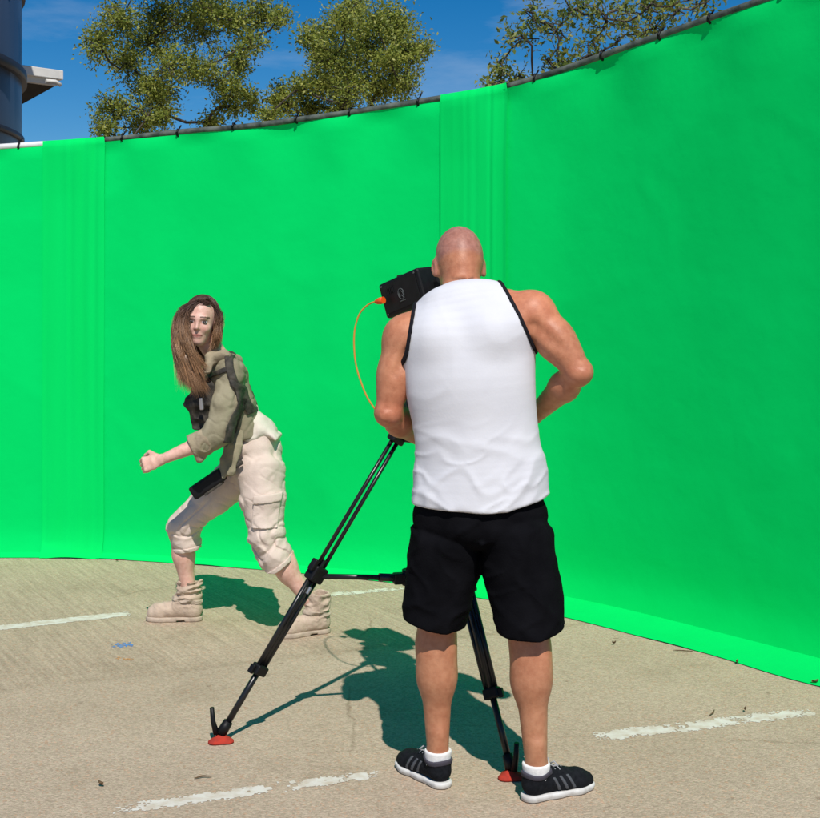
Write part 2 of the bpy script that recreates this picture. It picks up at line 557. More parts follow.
class Field:
    def __init__(s, lo, hi, h):
        s.h = h
        s.lo = np.asarray(lo, float)
        n = np.ceil((np.asarray(hi) - s.lo) / h).astype(int) + 1
        s.ax = [(s.lo[i] + h * np.arange(n[i])).astype(np.float32) for i in range(3)]
        s.D = np.full(n, 0.5, np.float32)

    def like(s):
        f = Field.__new__(Field)
        f.h, f.lo, f.ax = s.h, s.lo, s.ax
        f.D = np.full(s.D.shape, 0.5, np.float32)
        return f

    def grid(s):
        return s.ax[0][:, None, None], s.ax[1][None, :, None], s.ax[2][None, None, :]

    def _sl(s, lo, hi):
        r = []
        for i in range(3):
            a = int(np.searchsorted(s.ax[i], lo[i]))
            b = int(np.searchsorted(s.ax[i], hi[i]))
            r.append(slice(max(a - 1, 0), min(b + 1, len(s.ax[i]))))
        return tuple(r)

    def put(s, fn, lo, hi, k, sub=False, kind=None):
        m = k + 4 * s.h + 0.01
        sl = s._sl(np.asarray(lo) - m, np.asarray(hi) + m)
        x, y, z = s.ax[0][sl[0]][:, None, None], s.ax[1][sl[1]][None, :, None], s.ax[2][sl[2]][None, None, :]
        if 0 in (x.size, y.size, z.size):
            return s
        d = fn(x, y, z).astype(np.float32)
        s.D[sl] = smax(s.D[sl], -d, k) if sub else smin(s.D[sl], d, k)
        return s

    def cap(s, a, b, ra, rb=None, k=0.02, sub=False):
        rb = ra if rb is None else rb
        a, b = np.asarray(a, float), np.asarray(b, float)
        ba = b - a
        L2 = float(ba @ ba) + 1e-12

        def fn(x, y, z):
            t = np.clip(((x - a[0]) * ba[0] + (y - a[1]) * ba[1] + (z - a[2]) * ba[2]) / L2, 0, 1)
            dx, dy, dz = x - a[0] - t * ba[0], y - a[1] - t * ba[1], z - a[2] - t * ba[2]
            return np.sqrt(dx * dx + dy * dy + dz * dz) - (ra + (rb - ra) * t)
        R = max(ra, rb)
        return s.put(fn, np.minimum(a, b) - R, np.maximum(a, b) + R, k, sub)

    def ell(s, c, r, k=0.02, rot=None, sub=False):
        """ellipsoid; rot holds three unit axes as rows"""
        c, r = np.asarray(c, float), np.asarray(r, float)
        A = np.eye(3) if rot is None else np.asarray(rot, float)

        def fn(x, y, z):
            dx, dy, dz = x - c[0], y - c[1], z - c[2]
            q = [(A[i, 0] * dx + A[i, 1] * dy + A[i, 2] * dz) / r[i] for i in range(3)]
            k0 = np.sqrt(q[0] ** 2 + q[1] ** 2 + q[2] ** 2)
            k1 = np.sqrt((q[0] / r[0]) ** 2 + (q[1] / r[1]) ** 2 + (q[2] / r[2]) ** 2) + 1e-6
            return k0 * (k0 - 1) / k1
        R = r.max()
        return s.put(fn, c - R, c + R, k, sub)

    def loft(s, nodes, u=(1, 0, 0), k=0.03, sub=False):
        """nodes: (point, half width along u, half depth)"""
        for (a, rxa, rya), (b, rxb, ryb) in zip(nodes[:-1], nodes[1:]):
            a, b = np.asarray(a, float), np.asarray(b, float)
            L = np.linalg.norm(b - a)
            w = (b - a) / L
            uu = unit(np.asarray(u, float) - w * np.dot(u, w))
            vv = np.cross(w, uu)

            def fn(x, y, z):
                dx, dy, dz = x - a[0], y - a[1], z - a[2]
                t = np.clip((dx * w[0] + dy * w[1] + dz * w[2]) / L, 0, 1)
                dx, dy, dz = dx - t * L * w[0], dy - t * L * w[1], dz - t * L * w[2]
                rx, ry = rxa + (rxb - rxa) * t, rya + (ryb - rya) * t
                rc = np.minimum(rx, ry) * 0.6
                qu = (dx * uu[0] + dy * uu[1] + dz * uu[2]) / rx
                qv = (dx * vv[0] + dy * vv[1] + dz * vv[2]) / ry
                qw = (dx * w[0] + dy * w[1] + dz * w[2]) / rc
                k0 = np.sqrt(qu * qu + qv * qv + qw * qw)
                k1 = np.sqrt((qu / rx) ** 2 + (qv / ry) ** 2 + (qw / rc) ** 2) + 1e-6
                return k0 * (k0 - 1) / k1
            R = max(rxa, rxb, rya, ryb)
            s.put(fn, np.minimum(a, b) - R, np.maximum(a, b) + R, k, sub)
        return s

    def fold(s, fn, reach=0.05):
        """push the surface out by fn(x, y, z), worked out only near the surface"""
        m = np.abs(s.D) < reach
        I = np.nonzero(m)
        s.D[m] -= fn(s.ax[0][I[0]], s.ax[1][I[1]], s.ax[2][I[2]]).astype(np.float32)
        return s

    def clip(s, n, p, k=0.004):
        """keep the side that n points away from"""
        n = unit(n)
        x, y, z = s.grid()
        d = (x - p[0]) * n[0] + (y - p[1]) * n[1] + (z - p[2]) * n[2]
        s.D = smax(s.D, d.astype(np.float32), k)
        return s

    def mesh(s, name, color=None):
        D, h = s.D, s.h
        s._pad()
        S = s.D < 0
        c = np.zeros(tuple(q - 1 for q in S.shape), np.int8)
        for i in (0, 1):
            for j in (0, 1):
                for k in (0, 1):
                    c += S[i:S.shape[0] - 1 + i, j:S.shape[1] - 1 + j, k:S.shape[2] - 1 + k]
        act = (c > 0) & (c < 8)
        I = np.argwhere(act)
        idx = np.full(c.shape, -1, np.int32)
        idx[act] = np.arange(len(I))
        val = {}
        for i in (0, 1):
            for j in (0, 1):
                for k in (0, 1):
                    val[i, j, k] = s.D[I[:, 0] + i, I[:, 1] + j, I[:, 2] + k]
        acc = np.zeros((len(I), 3))
        cnt = np.zeros(len(I))
        for a, va in val.items():
            for d in range(3):
                if a[d] == 0:
                    b = list(a)
                    b[d] = 1
                    vb = val[tuple(b)]
                    cr = (va < 0) != (vb < 0)
                    t = np.where(cr, va / np.where(cr, va - vb, 1), 0)
                    p = np.zeros((len(I), 3))
                    p[:] = a
                    p[:, d] += t
                    acc[cr] += p[cr]
                    cnt[cr] += 1
        V = s.lo + h * (I + acc / cnt[:, None])
        F = []
        for d in range(3):
            e, f = [(1, 2), (2, 0), (0, 1)][d]
            sa = [slice(None)] * 3
            sb = [slice(None)] * 3
            sa[d], sb[d] = slice(0, -1), slice(1, None)
            A, B = S[tuple(sa)], S[tuple(sb)]
            for flip in (False, True):
                Q = np.argwhere((~A & B) if flip else (A & ~B))
                Q = Q[(Q[:, e] > 0) & (Q[:, f] > 0) & (Q[:, e] < S.shape[e] - 1) & (Q[:, f] < S.shape[f] - 1)]
                cells = []
                for de, df in ((-1, -1), (0, -1), (0, 0), (-1, 0)):
                    R = Q.copy()
                    R[:, e] += de
                    R[:, f] += df
                    cells.append(idx[R[:, 0], R[:, 1], R[:, 2]])
                q = np.stack(cells, 1)
                F.append(q[:, ::-1] if flip else q)
        F = np.concatenate(F)
        F = F[(F >= 0).all(1)]
        # a little smoothing along the surface
        return V, F

    def _pad(s):
        for d in range(3):
            sl = [slice(None)] * 3
            sl[d] = 0
            s.D[tuple(sl)] = np.maximum(s.D[tuple(sl)], 0.01)
            sl[d] = -1
            s.D[tuple(sl)] = np.maximum(s.D[tuple(sl)], 0.01)


def relax(V, F, it=2, lam=0.5):
    for _ in range(it):
        ea = np.concatenate([F[:, a] for a in (0, 1, 2, 3, 1, 2, 3, 0)])
        eb = np.concatenate([F[:, a] for a in (1, 2, 3, 0, 0, 1, 2, 3)])
        cnt = np.bincount(ea, minlength=len(V))
        acc = np.stack([np.bincount(ea, weights=V[eb, k], minlength=len(V)) for k in range(3)], 1)
        V = V + lam * (acc / np.maximum(cnt, 1)[:, None] - V)
    return V


def field_obj(fd, name, material, parent, colorfn=None, it=2, xf=None):
    parts = fd if isinstance(fd, (list, tuple)) else [fd]
    VS, FS, off = [], [], 0
    for q in parts:
        V, F = q.mesh(name)
        V = relax(V, F, it)
        VS.append(V)
        FS.append(F + off)
        off += len(V)
    V, F = np.concatenate(VS), np.concatenate(FS)
    col = colorfn(V) if colorfn else None
    if xf is not None:
        V = xf(V)
    me = mesh_np(name, V, F, col)
    return link(name, me, material, parent)


def hand(fd, wrist, fwd, back, side, curl=0.9, size=1.0, k=0.006):
    """palm and five fingers; back = direction the back of the hand faces, side = direction of the thumb"""
    f, b = unit(fwd), unit(back)
    b = unit(b - f * np.dot(b, f))
    t = unit(np.asarray(side, float) - f * np.dot(side, f) - b * np.dot(side, b))
    w = np.asarray(wrist, float)
    S = size
    fd.loft([(w, 0.026 * S, 0.018 * S), (w + f * 0.045 * S, 0.036 * S, 0.016 * S), (w + f * 0.088 * S, 0.038 * S, 0.013 * S)], u=t, k=0.012)
    for i, (o, ln) in enumerate(((0.029, 0.074), (0.010, 0.084), (-0.010, 0.078), (-0.028, 0.060))):
        p = w + f * 0.088 * S + t * o * S
        a = 0.25
        r = (0.0095 - 0.0007 * i) * S
        for seg, fr in enumerate((0.45, 0.32, 0.23)):
            a += curl * (0.75, 1.0, 0.8)[seg]
            d = f * math.cos(a) - b * math.sin(a)
            q = p + d * ln * fr * S
            fd.cap(p, q, r, r * 0.93, k=k if seg else 0.008)
            p, r = q, r * 0.93
    p = w + f * 0.025 * S + t * 0.026 * S - b * 0.004 * S
    d1 = unit(t * 0.75 + f * 0.65 - b * 0.25)
    q = p + d1 * 0.042 * S
    fd.cap(p, q, 0.014 * S, 0.0105 * S, k=0.012)
    d2 = unit(f * 0.75 - b * 0.6 * curl - t * 0.15)
    q2 = q + d2 * 0.032 * S
    fd.cap(q, q2, 0.0105 * S, 0.0095 * S, k=0.004)
    fd.cap(q2, q2 + unit(d2 - b * 0.4 * curl - t * 0.2) * 0.024 * S, 0.0095 * S, 0.008 * S, k=0.004)


# ------------------------------------------------------------------ ground
me = bpy.data.meshes.new('ground')
R_ = 400
me.from_pydata([(-R_, -R_, 0), (R_, -R_, 0), (R_, R_, 0), (-R_, R_, 0)], [], [(0, 1, 2, 3)])
ground = link('ground', me, M['concrete'], smooth=False)
ground['kind'] = 'structure'


def ragged_strip(name, a, b, width, label, material='paint', z=0.0012, cell=0.0065, wear=0.30, seed=0.0, gaps=()):
    """a worn stripe of paint: small cells kept where the paint has held"""
    a, b = np.asarray(a, float)[:2], np.asarray(b, float)[:2]
    L = np.linalg.norm(b - a)
    d = (b - a) / L
    nrm = np.array([-d[1], d[0]])
    nu, nv = int(L / cell), max(2, int(width / cell) + 4)
    U, Vv = np.meshgrid((np.arange(nu) + .5) * cell, (np.arange(nv) + .5 - nv / 2) * cell, indexing='ij')
    edge = np.abs(Vv) / (width / 2)
    nz = vnoise(U * 5 + seed, Vv * 9, np.array(seed)) * 0.5 + vnoise(U * 18 + seed, Vv * 22, np.array(seed + 3)) * 0.6 + vnoise(U * 47, Vv * 47, np.array(seed)) * 0.7
    endd = np.minimum(U, L - U)
    cover = 1.35 + nz * 0.55 - edge ** 3 * 1.25 - wear * 0.75 - np.clip(0.35 - endd * 4, 0, 1) * 1.6
    keep = RNG.random(U.shape) * 0.55 + 0.2 < cover
    for g0, g1 in gaps:
        keep &= ~((U + 0.1 * nz > g0 * L) & (U + 0.1 * nz < g1 * L))
    ii, jj = np.nonzero(keep)
    gx = np.arange(nu + 1) * cell
    gy = (np.arange(nv + 1) - nv / 2) * cell
    GX, GY = np.meshgrid(gx, gy, indexing='ij')
    GX = GX + RNG.uniform(-.35, .35, GX.shape) * cell
    GY = GY + RNG.uniform(-.35, .35, GY.shape) * cell
    pts = a + GX[..., None] * d + GY[..., None] * nrm
    V3 = np.concatenate([pts, np.full(pts.shape[:2] + (1,), z)], -1).reshape(-1, 3)
    st = nv + 1
    F = np.stack([ii * st + jj, (ii + 1) * st + jj, (ii + 1) * st + jj + 1, ii * st + jj + 1], 1)
    used, inv = np.unique(F, return_inverse=True)
    me = mesh_np(name, V3[used], inv.reshape(F.shape))
    o = link(name, me, M[material], smooth=False)
    return tag(o, label, 'road marking', 'worn white parking lines')


ragged_strip('parking_line', G(-120, 641), G(131, 613.5), 0.105, 'white painted line on the concrete, left of the crouching woman', wear=0.0, seed=2.2)
ragged_strip('parking_line', G(300, 597.5), G(404, 588.5), 0.10, 'thin white painted line on the concrete just behind the tripod spreader', wear=0.5, seed=9.1)
ragged_strip('parking_line', G(112, 811), G(383, 773), 0.095, 'faded white painted line in the foreground, left of the black sneakers', wear=0.58, seed=5.7, gaps=((0.555, 0.70),))
ragged_strip('parking_line', G(594, 738), G(812, 711.5), 0.115, 'broken white painted line on the concrete at right, below the green screen', wear=0.5, seed=14.3, gaps=((0.345, 0.375),))
for nm, c, w_, lb, mt in (('paint_mark', (122, 646), 0.16, 'small blue spray paint dab on the concrete near the tan boot', 'blue_mark'),
                          ('paint_mark', (123, 660), 0.12, 'faint orange spray paint dab just below the blue one', 'orange_mark')):
    p = G(*c)
    o = ragged_strip(nm, p - [0.05, 0.0, 0], p + [0.05, 0.02, 0], w_, lb, mt, cell=0.008, wear=0.9 if 'blue' in mt else 1.02, seed=c[1] * .7)
    o['group'] = 'spray paint dabs'


# ------------------------------------------------------------------ green screen
KX = np.array([-140, -60, 0, 44, 104, 165, 250, 330, 400, 443, 505, 565, 620, 680, 740, 820, 900, 1000, 1080], float)
KB = np.array([559, 557, 556, 556, 556, 559, 565.5, 571.5, 577.5, 582, 590, 599.5, 611.5, 626, 641.5, 662, 685, 720, 752], float)
KT = np.array([158, 153, 149, 146, 142, 136, 127, 117.5, 107, 100, 90.5, 71, 51.5, 31.5, 10.5, -17, -47, -88, -125], float)
dens = np.linspace(KX[0], KX[-1], 900)


def smooth1(a, n=45):
    p = np.pad(a, n, mode='reflect', reflect_type='odd')
    ker = np.hanning(2 * n + 1)
    return np.convolve(p, ker / ker.sum(), 'valid')


dY = gdepth(np.interp(dens, KX, KB))
dX = smooth1((dens - CX) / FPX * dY)
dT = smooth1(CAM_H - (np.interp(dens, KX, KT) - HY) / FPX * dY)
dY = smooth1(dY)
dS = np.concatenate([[0], np.cumsum(np.hypot(np.diff(dX), np.diff(dY)))])


def s_of(px):
    return float(np.interp(px, dens, dS))


def wall_at(s):
    x, y, t = np.interp(s, dS, dX), np.interp(s, dS, dY), np.interp(s, dS, dT)
    e = 0.05
    tx = np.interp(s + e, dS, dX) - np.interp(s - e, dS, dX)
    ty = np.interp(s + e, dS, dY) - np.interp(s - e, dS, dY)
    L = np.hypot(tx, ty)
    return x, y, t, ty / L, -tx / L      # nx, ny point to the camera side


def skirt_w(s):
    px = np.interp(s, dS, dens)
    return np.interp(px, [-140, 60, 104, 300, 440, 565, 680, 1080], [0.03, 0.04, 0.05, 0.08, 0.14, 0.27, 0.27, 0.25])


def sheet(name, s0, s1, parent, material, off=0.0, skirt=True, pleat=0.0, top_extra=0.0, du=0.03, bulge=0.02, seed=0.0):
    S = np.linspace(s0, s1, max(8, int((s1 - s0) / du)))
    x, y, t, nx, ny = wall_at(S)
    Vr = np.concatenate([np.linspace(0, 0.12, 5), np.linspace(0.16, 1, 50)])
    rows = []
    z0 = 0.03
    for v in Vr[::-1]:
        z = z0 + (t + top_extra - z0) * v
        d = off + bulge * (vnoise(S * 1.1 + seed, v * 2.2 + seed, np.array(seed)) * 0.6 + vnoise(S * 4.5 + seed, v * 1.6, np.array(seed + 5)) * 0.25)
        d = d + 0.10 * max(0, 0.06 - v) ** 2 / 0.06 ** 2 * 0.35
        cr = vnoise(S * 0.9 + v * 3.1 + seed, v * 5.0 - S * .5, np.array(seed + 9))
        d = d + 0.003 * crease(cr, 7.0) * (1 if not pleat else 0)
        # creases gathering at the ties along the top edge
        d = d + 0.020 * np.maximum(0, v - 0.86) / 0.14 * np.sin(S * 2 * math.pi / 0.62 + seed) * (v < 0.999)
        if pleat:
            ph = S * 2 * math.pi / 0.070 + 5.0 * vnoise(S * 6.0 + seed, np.array(.7), np.array(seed)) + 2.0 * vnoise(S * 19.0, np.array(.2), np.array(seed))
            d = d + pleat * (0.5 + 0.5 * vnoise(S * 9, v * 1.2, np.array(seed + 1))) * np.sin(ph + 1.5 * vnoise(S * 3, v * 1.5, np.array(seed)))
        rows.append(np.stack([x + nx * d, y + ny * d, z], 1))
    if skirt:
        d0 = d
        sw = skirt_w(S) * (1 + 0.16 * vnoise(S * 2.3, np.array(1.5), np.array(seed)))
        for q in np.linspace(0.07, 1, 12):
            e = d0 + sw * q
            z = 0.004 + 0.026 * (1 - q) ** 2 + 0.022 * q * np.maximum(0, vnoise(S * 3.1, q * 1.3 + 2, np.array(seed)) - 0.25)
            z = z + 0.008 * np.maximum(0, vnoise(S * 5, q * 5, np.array(seed + 2))) * (1 - q)
            rows.append(np.stack([x + nx * e, y + ny * e, np.maximum(z, 0.004)], 1))
    R = np.array(rows)
    nr, nc = R.shape[:2]
    V = R.reshape(-1, 3)
    i, j = np.meshgrid(np.arange(nr - 1), np.arange(nc - 1), indexing='ij')
    a = (i * nc + j).ravel()
    F = np.stack([a, a + nc, a + nc + 1, a + 1], 1)
    nwall = (len(Vr) - 1) * (nc - 1)
    return V, F, nwall


def screen_panel(label, p0, p1, pipe_mat, pipe_r, seed):
    s0, s1 = s_of(p0), s_of(p1)
    xm, ym, tm, _, _ = wall_at((s0 + s1) / 2)
    t = thing('green_screen', (float(xm), float(ym), 0), label, 'screen', 'panels of the curved green screen')
    V, F, nw = sheet('fabric', s0, s1, t, M['green'], seed=seed)
    fo = link('fabric', mesh_np('fabric', V, F[:nw]), M['green'], t)
    so = link('ground_skirt', mesh_np('ground_skirt', V, F[nw:]), M['green'], t)
    S = np.linspace(s0 + 0.01, s1 - 0.01, 60)
    x, y, tp, nx, ny = wall_at(S)
    sag = 0.006 * vnoise(S * 2, np.array(0.3), np.array(seed))
    pts = np.stack([x + nx * -0.012, y + ny * -0.012, tp + pipe_r * 0.75 + sag], 1)
    MB().tube(pts, pipe_r, 10).build('top_pipe', M[pipe_mat], t, True)
    nt = max(2, int((s1 - s0) / 0.36))
    for i in range(nt):
        s = s0 + (i + 0.5 + random.uniform(-.15, .15)) * (s1 - s0) / nt
        x, y, tp, nx, ny = (float(q) for q in wall_at(s))
        c = np.array([x - nx * 0.012, y - ny * 0.012, tp + pipe_r * 0.75])
        tx, ty = -ny, nx
        ring = []
        for k in range(11):
            a = 2 * math.pi * k / 10
            ring.append(c + (pipe_r + 0.004) * (np.array([nx, ny, 0]) * math.cos(a) + np.array([0, 0, 1]) * math.sin(a)) + np.array([tx, ty, 0]) * 0.004 * math.sin(3 * a))
        mb = MB().tube(ring, 0.007, 5, False)
        mb.tube([c + [0, 0, pipe_r], c + [tx * .02, ty * .02, pipe_r + 0.02 + 0.02 * random.random()]], 0.005, 5)
        mb.build('tie', M['black'], t, True)
    return t


screen_panel('leftmost green screen panel, beside the blue tank, with white top pipe', -130, 47, 'pipe_white', 0.021, 3.3)
screen_panel('wide middle green screen panel behind the woman, dark sleeve on top', 101, 446, 'pipe_dark', 0.018, 8.1)
screen_panel('tall right green screen panel curving towards the viewer, dark sleeve on top', 503, 1070, 'pipe_dark', 0.019, 12.7)
for (a, b, lb, sd) in ((43.5, 105, 'pleated green cloth strip joining the screen panels left of the woman', 1.3),
                       (442, 508, 'pleated green cloth strip joining the screen panels above the bald man', 6.2)):
    s0, s1 = s_of(a), s_of(b)
    V, F, nw = sheet('green_drape', s0, s1, None, None, off=0.016, pleat=0.0040, top_extra=0.030, du=0.006, bulge=0.012, seed=sd)
    # folded back over the pipe
    nc = len(np.linspace(s0, s1, max(8, int((s1 - s0) / 0.006))))
    S = np.linspace(s0, s1, nc)
    x, y, tp, nx, ny = wall_at(S)
    top = V[:nc]
    back = np.stack([x - nx * 0.05, y - ny * 0.05, tp + 0.036 + 0.016 * vnoise(S * 8, np.array(.2), np.array(sd))], 1)
    down = np.stack([x - nx * 0.055, y - ny * 0.055, tp - 0.25], 1)
    V2 = np.concatenate([down, back, V])
    n0 = np.arange(nc - 1)
    Fx = np.concatenate([np.stack([n0 + r * nc, n0 + (r + 1) * nc, n0 + (r + 1) * nc + 1, n0 + r * nc + 1], 1) for r in (0, 1)])
    o = link('green_drape', mesh_np('green_drape', V2, np.concatenate([Fx, F + 2 * nc])), M['green_drape'])
    tag(o, lb, 'drape', 'joining strips of the green screen')


# ------------------------------------------------------------------ tank and building behind the screen
def tank():
    Yc, R = 13.5, 2.6
    xe = (22 - CX) / FPX
    # right silhouette of the shell lies on the ray x = xe * y
    Xc = xe * Yc - R * math.sqrt(1 + xe * xe)
    t = thing('steel_tank', (Xc, Yc, 0), 'dark blue cylindrical steel tank at the top left corner', 'tank')
    n = 96

    def shell(z0, z1, r):
        v, f = [], []
        for z in (z0, z1):
            for k in range(n):
                a = 2 * math.pi * k / n
                v.append((Xc + r * math.cos(a), Yc + r * math.sin(a), z))
        f = [(k, (k + 1) % n, n + (k + 1) % n, n + k) for k in range(n)]
        f.append(tuple(range(n, 2 * n)))
        f.append(tuple(range(n))[::-1])
        m = MB()
        m.v, m.f = [np.array(q) for q in v], f
        return m
    o = shell(0, 7.2, R).build('shell', M['tank'], t, True)
    for p in o.data.polygons:
        p.use_smooth = len(p.vertices) == 4
    for z, h, e in ((3.60, 0.035, 0.03), (4.34, 0.06, 0.06), (5.35, 0.05, 0.04)):
        b = shell(z - h, z + h, R + e).build('band', M['tank_band'], t, True)
    rv = MB()
    for z in np.arange(2.4, 6.6, 0.12):
        a = -0.32
        c = np.array([Xc + R * math.cos(a), Yc + R * math.sin(a), z])
        rv.tube([c - [0.01, 0, 0], c + [0.03, -0.008, 0]], 0.022, 6)
    o = rv.build('rivet_row', M['tank'], t, True)
    o['kind'] = 'stuff'


tank()


def building():
    Y = 17.0
    c = P(62, 79, Y)
    e, Z = unit([0.76, 0.64, 0]), np.array([0, 0, 1.0])      # along the eave, its right end lies farther off
    b = np.array([-e[1], e[0], 0])                           # into the building
    o0 = c - e * 4 + b * 3
    t = thing('building', (o0[0], o0[1], 0), 'building with white eave and dark soffit showing beside the blue tank', 'building')
    zt, zb = P(62, 71, Y)[2], P(62, 86, Y)[2]
    at = lambda u, v, z: np.array([c[0], c[1], 0]) + e * u + b * v + Z * z
    MB().box(at(-4, 0, zt - .065), e, b, Z, 4.0, .05, .065, .010).build('fascia_board', M['white_paint'], t)
    MB().box(at(-4.03, .06, zb + .050), e, b, Z, 3.97, .05, .052, .010).build('lower_fascia_board', M['white_paint'], t)
    MB().box(at(-.05, 3.06, zt - .065), b, -e, Z, 3.0, .05, .065, .010).build('fascia_board', M['white_paint'], t)
    MB().tube([at(-.28, -.10, zb + .02), at(-.14, -.10, zb + .03), at(-.06, -.10, zb - .01)], .03, 8).build('gutter_spout', M['white_paint'], t, True)
    m = MB()
    m.v = [at(-8, 0, zt + .01), at(0, 0, zt + .01), at(0, 6, zt + .01), at(-8, 6, zt + .01), at(-5, 3, zt + .10), at(-3, 3, zt + .10)]
    m.f = [(0, 1, 5, 4), (1, 2, 5), (2, 3, 4, 5), (3, 0, 4)]
    m.build('roof', M['roofing'], t)
    zl = P(22, 121, Y)[2]
    m = MB()
    m.v = [at(-8, .08, zb - .004), at(-.08, .08, zb - .004), at(-.08, 6, zb - .004), at(-.75, 6, zl), at(-.75, .75, zl), at(-8, .75, zl)]
    m.f = [(0, 1, 4, 5), (1, 2, 3, 4)]
    m.build('soffit', M['soffit'], t)
    MB().box(at(-4.4, 3.2, zl / 2), e, b, Z, 3.6, 2.4, zl / 2).build('wall', M['soffit'], t)


building()


# ------------------------------------------------------------------ trees beyond the screen
def tree(label, base, clumps, leaf, leaf_len, per_clump, density_r, seed, trunk_r=0.16, droop=0.0, spread=1.0, extra_twigs=2):
    rng = np.random.default_rng(seed)
    t = thing('oak_tree' if leaf == 'leaf_a' else 'laurel_tree', tuple(base), label, 'tree', 'trees beyond the green screen')
    base = np.array(base, float)
    wood = MB()
    cs = np.array([c[:3] for c in clumps])
    ctr = cs.mean(0)
    fork = np.array([base[0] * .6 + ctr[0] * .4, base[1] * .5 + ctr[1] * .5, max(1.6, cs[:, 2].min() - 0.7)])
    mid = base * .5 + fork * .5 + rng.normal(0, .06, 3)
    wood.tube([base - [0, 0, .05], mid, fork], [trunk_r * 1.25, trunk_r, trunk_r * .85], 10)
    # main limbs grow to group centres, clumps hang off the nearest limb point
    nodes = [(fork, trunk_r * .8)]
    order = np.argsort(np.linalg.norm(cs - fork, axis=1))
    LV = []
    for ci in order:
        c, r = cs[ci], clumps[ci][3]
        bi = min(range(len(nodes)), key=lambda q: np.linalg.norm(nodes[q][0] - c) + 0.6 * max(0, nodes[q][0][2] - c[2]))
        p0, r0 = nodes[bi]
        L = np.linalg.norm(c - p0)
        pts, n = [], max(3, int(L / 0.25))
        r1 = max(0.012, min(r0 * 0.7, 0.02 + 0.05 * r))
        side = rng.normal(0, 0.10 * L, 3)
        for i in range(n + 1):
            u = i / n
            q = p0 * (1 - u) + c * u + side * math.sin(math.pi * u) + rng.normal(0, 0.015, 3) * (0 < i < n)
            pts.append(q)
            if i:
                nodes.append((q, r0 * .6 * (1 - u) + r1 * u))
        rad = [r0 * .6 * (1 - i / n) + r1 * i / n for i in range(n + 1)]
        wood.tube(pts, rad, 6, False)
        # twigs fanning out of the clump, leaves along them
        nt = int(per_clump * r / 0.35)
        for k in range(nt):
            d = unit(rng.normal(0, 1, 3) * [1, 1, .8])
            ln = r * (0.55 + 0.5 * rng.random()) * spread
            st = c + rng.normal(0, .12 * r, 3)
            e = st + d * ln + [0, 0, -droop * ln]
            if k % (extra_twigs * 2) == 0:
                wood.tube([st, st * .5 + e * .5 + rng.normal(0, .03, 3), e], [0.009, 0.006, 0.003], 3, False)
            m = int(density_r)
            uu = 0.2 + 0.85 * rng.random((m, 1))
            p = st + (e - st) * uu + rng.normal(0, 0.05, (m, 3))
            ax = d * .6 + rng.normal(0, .8, (m, 3))
            ax /= np.linalg.norm(ax, axis=1, keepdims=True) + 1e-9
            nn = np.cross(ax, rng.normal(0, 1, (m, 3))) + [0, -.5, .9]
            sdv = np.cross(nn, ax)
            sdv /= np.linalg.norm(sdv, axis=1, keepdims=True) + 1e-9
            nn = np.cross(ax, sdv)
            l_ = leaf_len * (0.55 + 0.8 * rng.random((m, 1)))
            w_ = l_ * 0.24
            LV.append(np.stack([p, p + ax * l_ * .5 + sdv * w_ + nn * l_ * .1, p + ax * l_, p + ax * l_ * .5 - sdv * w_ + nn * l_ * .1], 1).reshape(-1, 3))
    LV = np.concatenate(LV)
    LF = np.arange(len(LV)).reshape(-1, 4)
    wood.build('trunk', M['bark'], t, True)
    link('crown', mesh_np('crown', LV, LF), M[leaf], t, smooth=False)


def clumps_from(px_list, Y, dY, seed, zmax=99):
    rng = np.random.default_rng(seed)
    out = []
    for (x, y, r) in px_list:
        for rep in range(2):
            yy = Y + rng.uniform(-dY, dY)
            p = P(x + rng.normal(0, 5) * rep, y + rng.normal(0, 5) * rep, yy)
            out.append((*p, r * yy / FPX))
    return out


TA = [(98, 42, 22), (120, 20, 24), (125, 62, 24), (150, 40, 28), (165, 12, 28), (150, 85, 26), (118, 108, 20), (140, 118, 22), (175, 62, 26),
      (166, 94, 16), (160, 120, 16), (200, 30, 28), (215, 8, 28), (205, 65, 20), (232, 22, 26), (262, 14, 26), (246, 42, 14), (236, 64, 18),
      (222, 82, 18), (230, 106, 18), (212, 122, 12), (252, 96, 10), (282, 14, 10), (105, 130, 12), (190, -30, 38), (140, -30, 34), (240, -35, 36), (200, -80, 45), (150, -75, 35), (250, -80, 35)]
TB = [(316, 56, 14), (322, 32, 20), (345, 22, 28), (372, 24, 28), (396, 32, 26), (412, 52, 22), (335, 55, 28), (365, 52, 30), (392, 66, 26),
      (302, 90, 15), (324, 84, 24), (350, 86, 28), (378, 90, 24), (402, 84, 18), (284, 104, 14), (310, 108, 18), (340, 110, 20), (268, 116, 12), (276, 98, 8), (355, 6, 14), (390, 12, 14), (425, 48, 8)]
TC = [(522, 40, 18), (530, 12, 20), (548, 60, 15), (560, 30, 20), (575, 8, 20), (590, 42, 18), (605, 18, 22), (625, 10, 22), (625, 34, 16), (650, 10, 22), (655, 28, 12),
      (680, 8, 20), (700, 4, 16), (500, 78, 13), (489, 84, 10), (497, 62, 9), (518, 76, 12), (540, 84, 10), (560, 74, 12), (575, 64, 12), (600, 62, 9), (720, -6, 14), (620, -30, 30), (560, -30, 28), (680, -30, 28)]
tree('large olive-green oak at left with gaps of sky, nearest the blue tank', (-2.6, 14.5, 0), clumps_from(TA, 14.2, 0.9, 3), 'leaf_a', 0.043, 26, 42, 5, 0.2)
tree('rounded dense olive-green oak in the middle, left of the bare sky gap', (-0.7, 14.8, 0), clumps_from(TB, 14.4, 0.8, 9), 'leaf_a', 0.043, 30, 42, 15, 0.17)
tree('sparse twiggy tree above the right green screen panel', (2.1, 11.5, 0), clumps_from(TC, 11.0, 0.7, 21), 'leaf_b', 0.055, 10, 22, 25, 0.10, extra_twigs=1, spread=1.25)


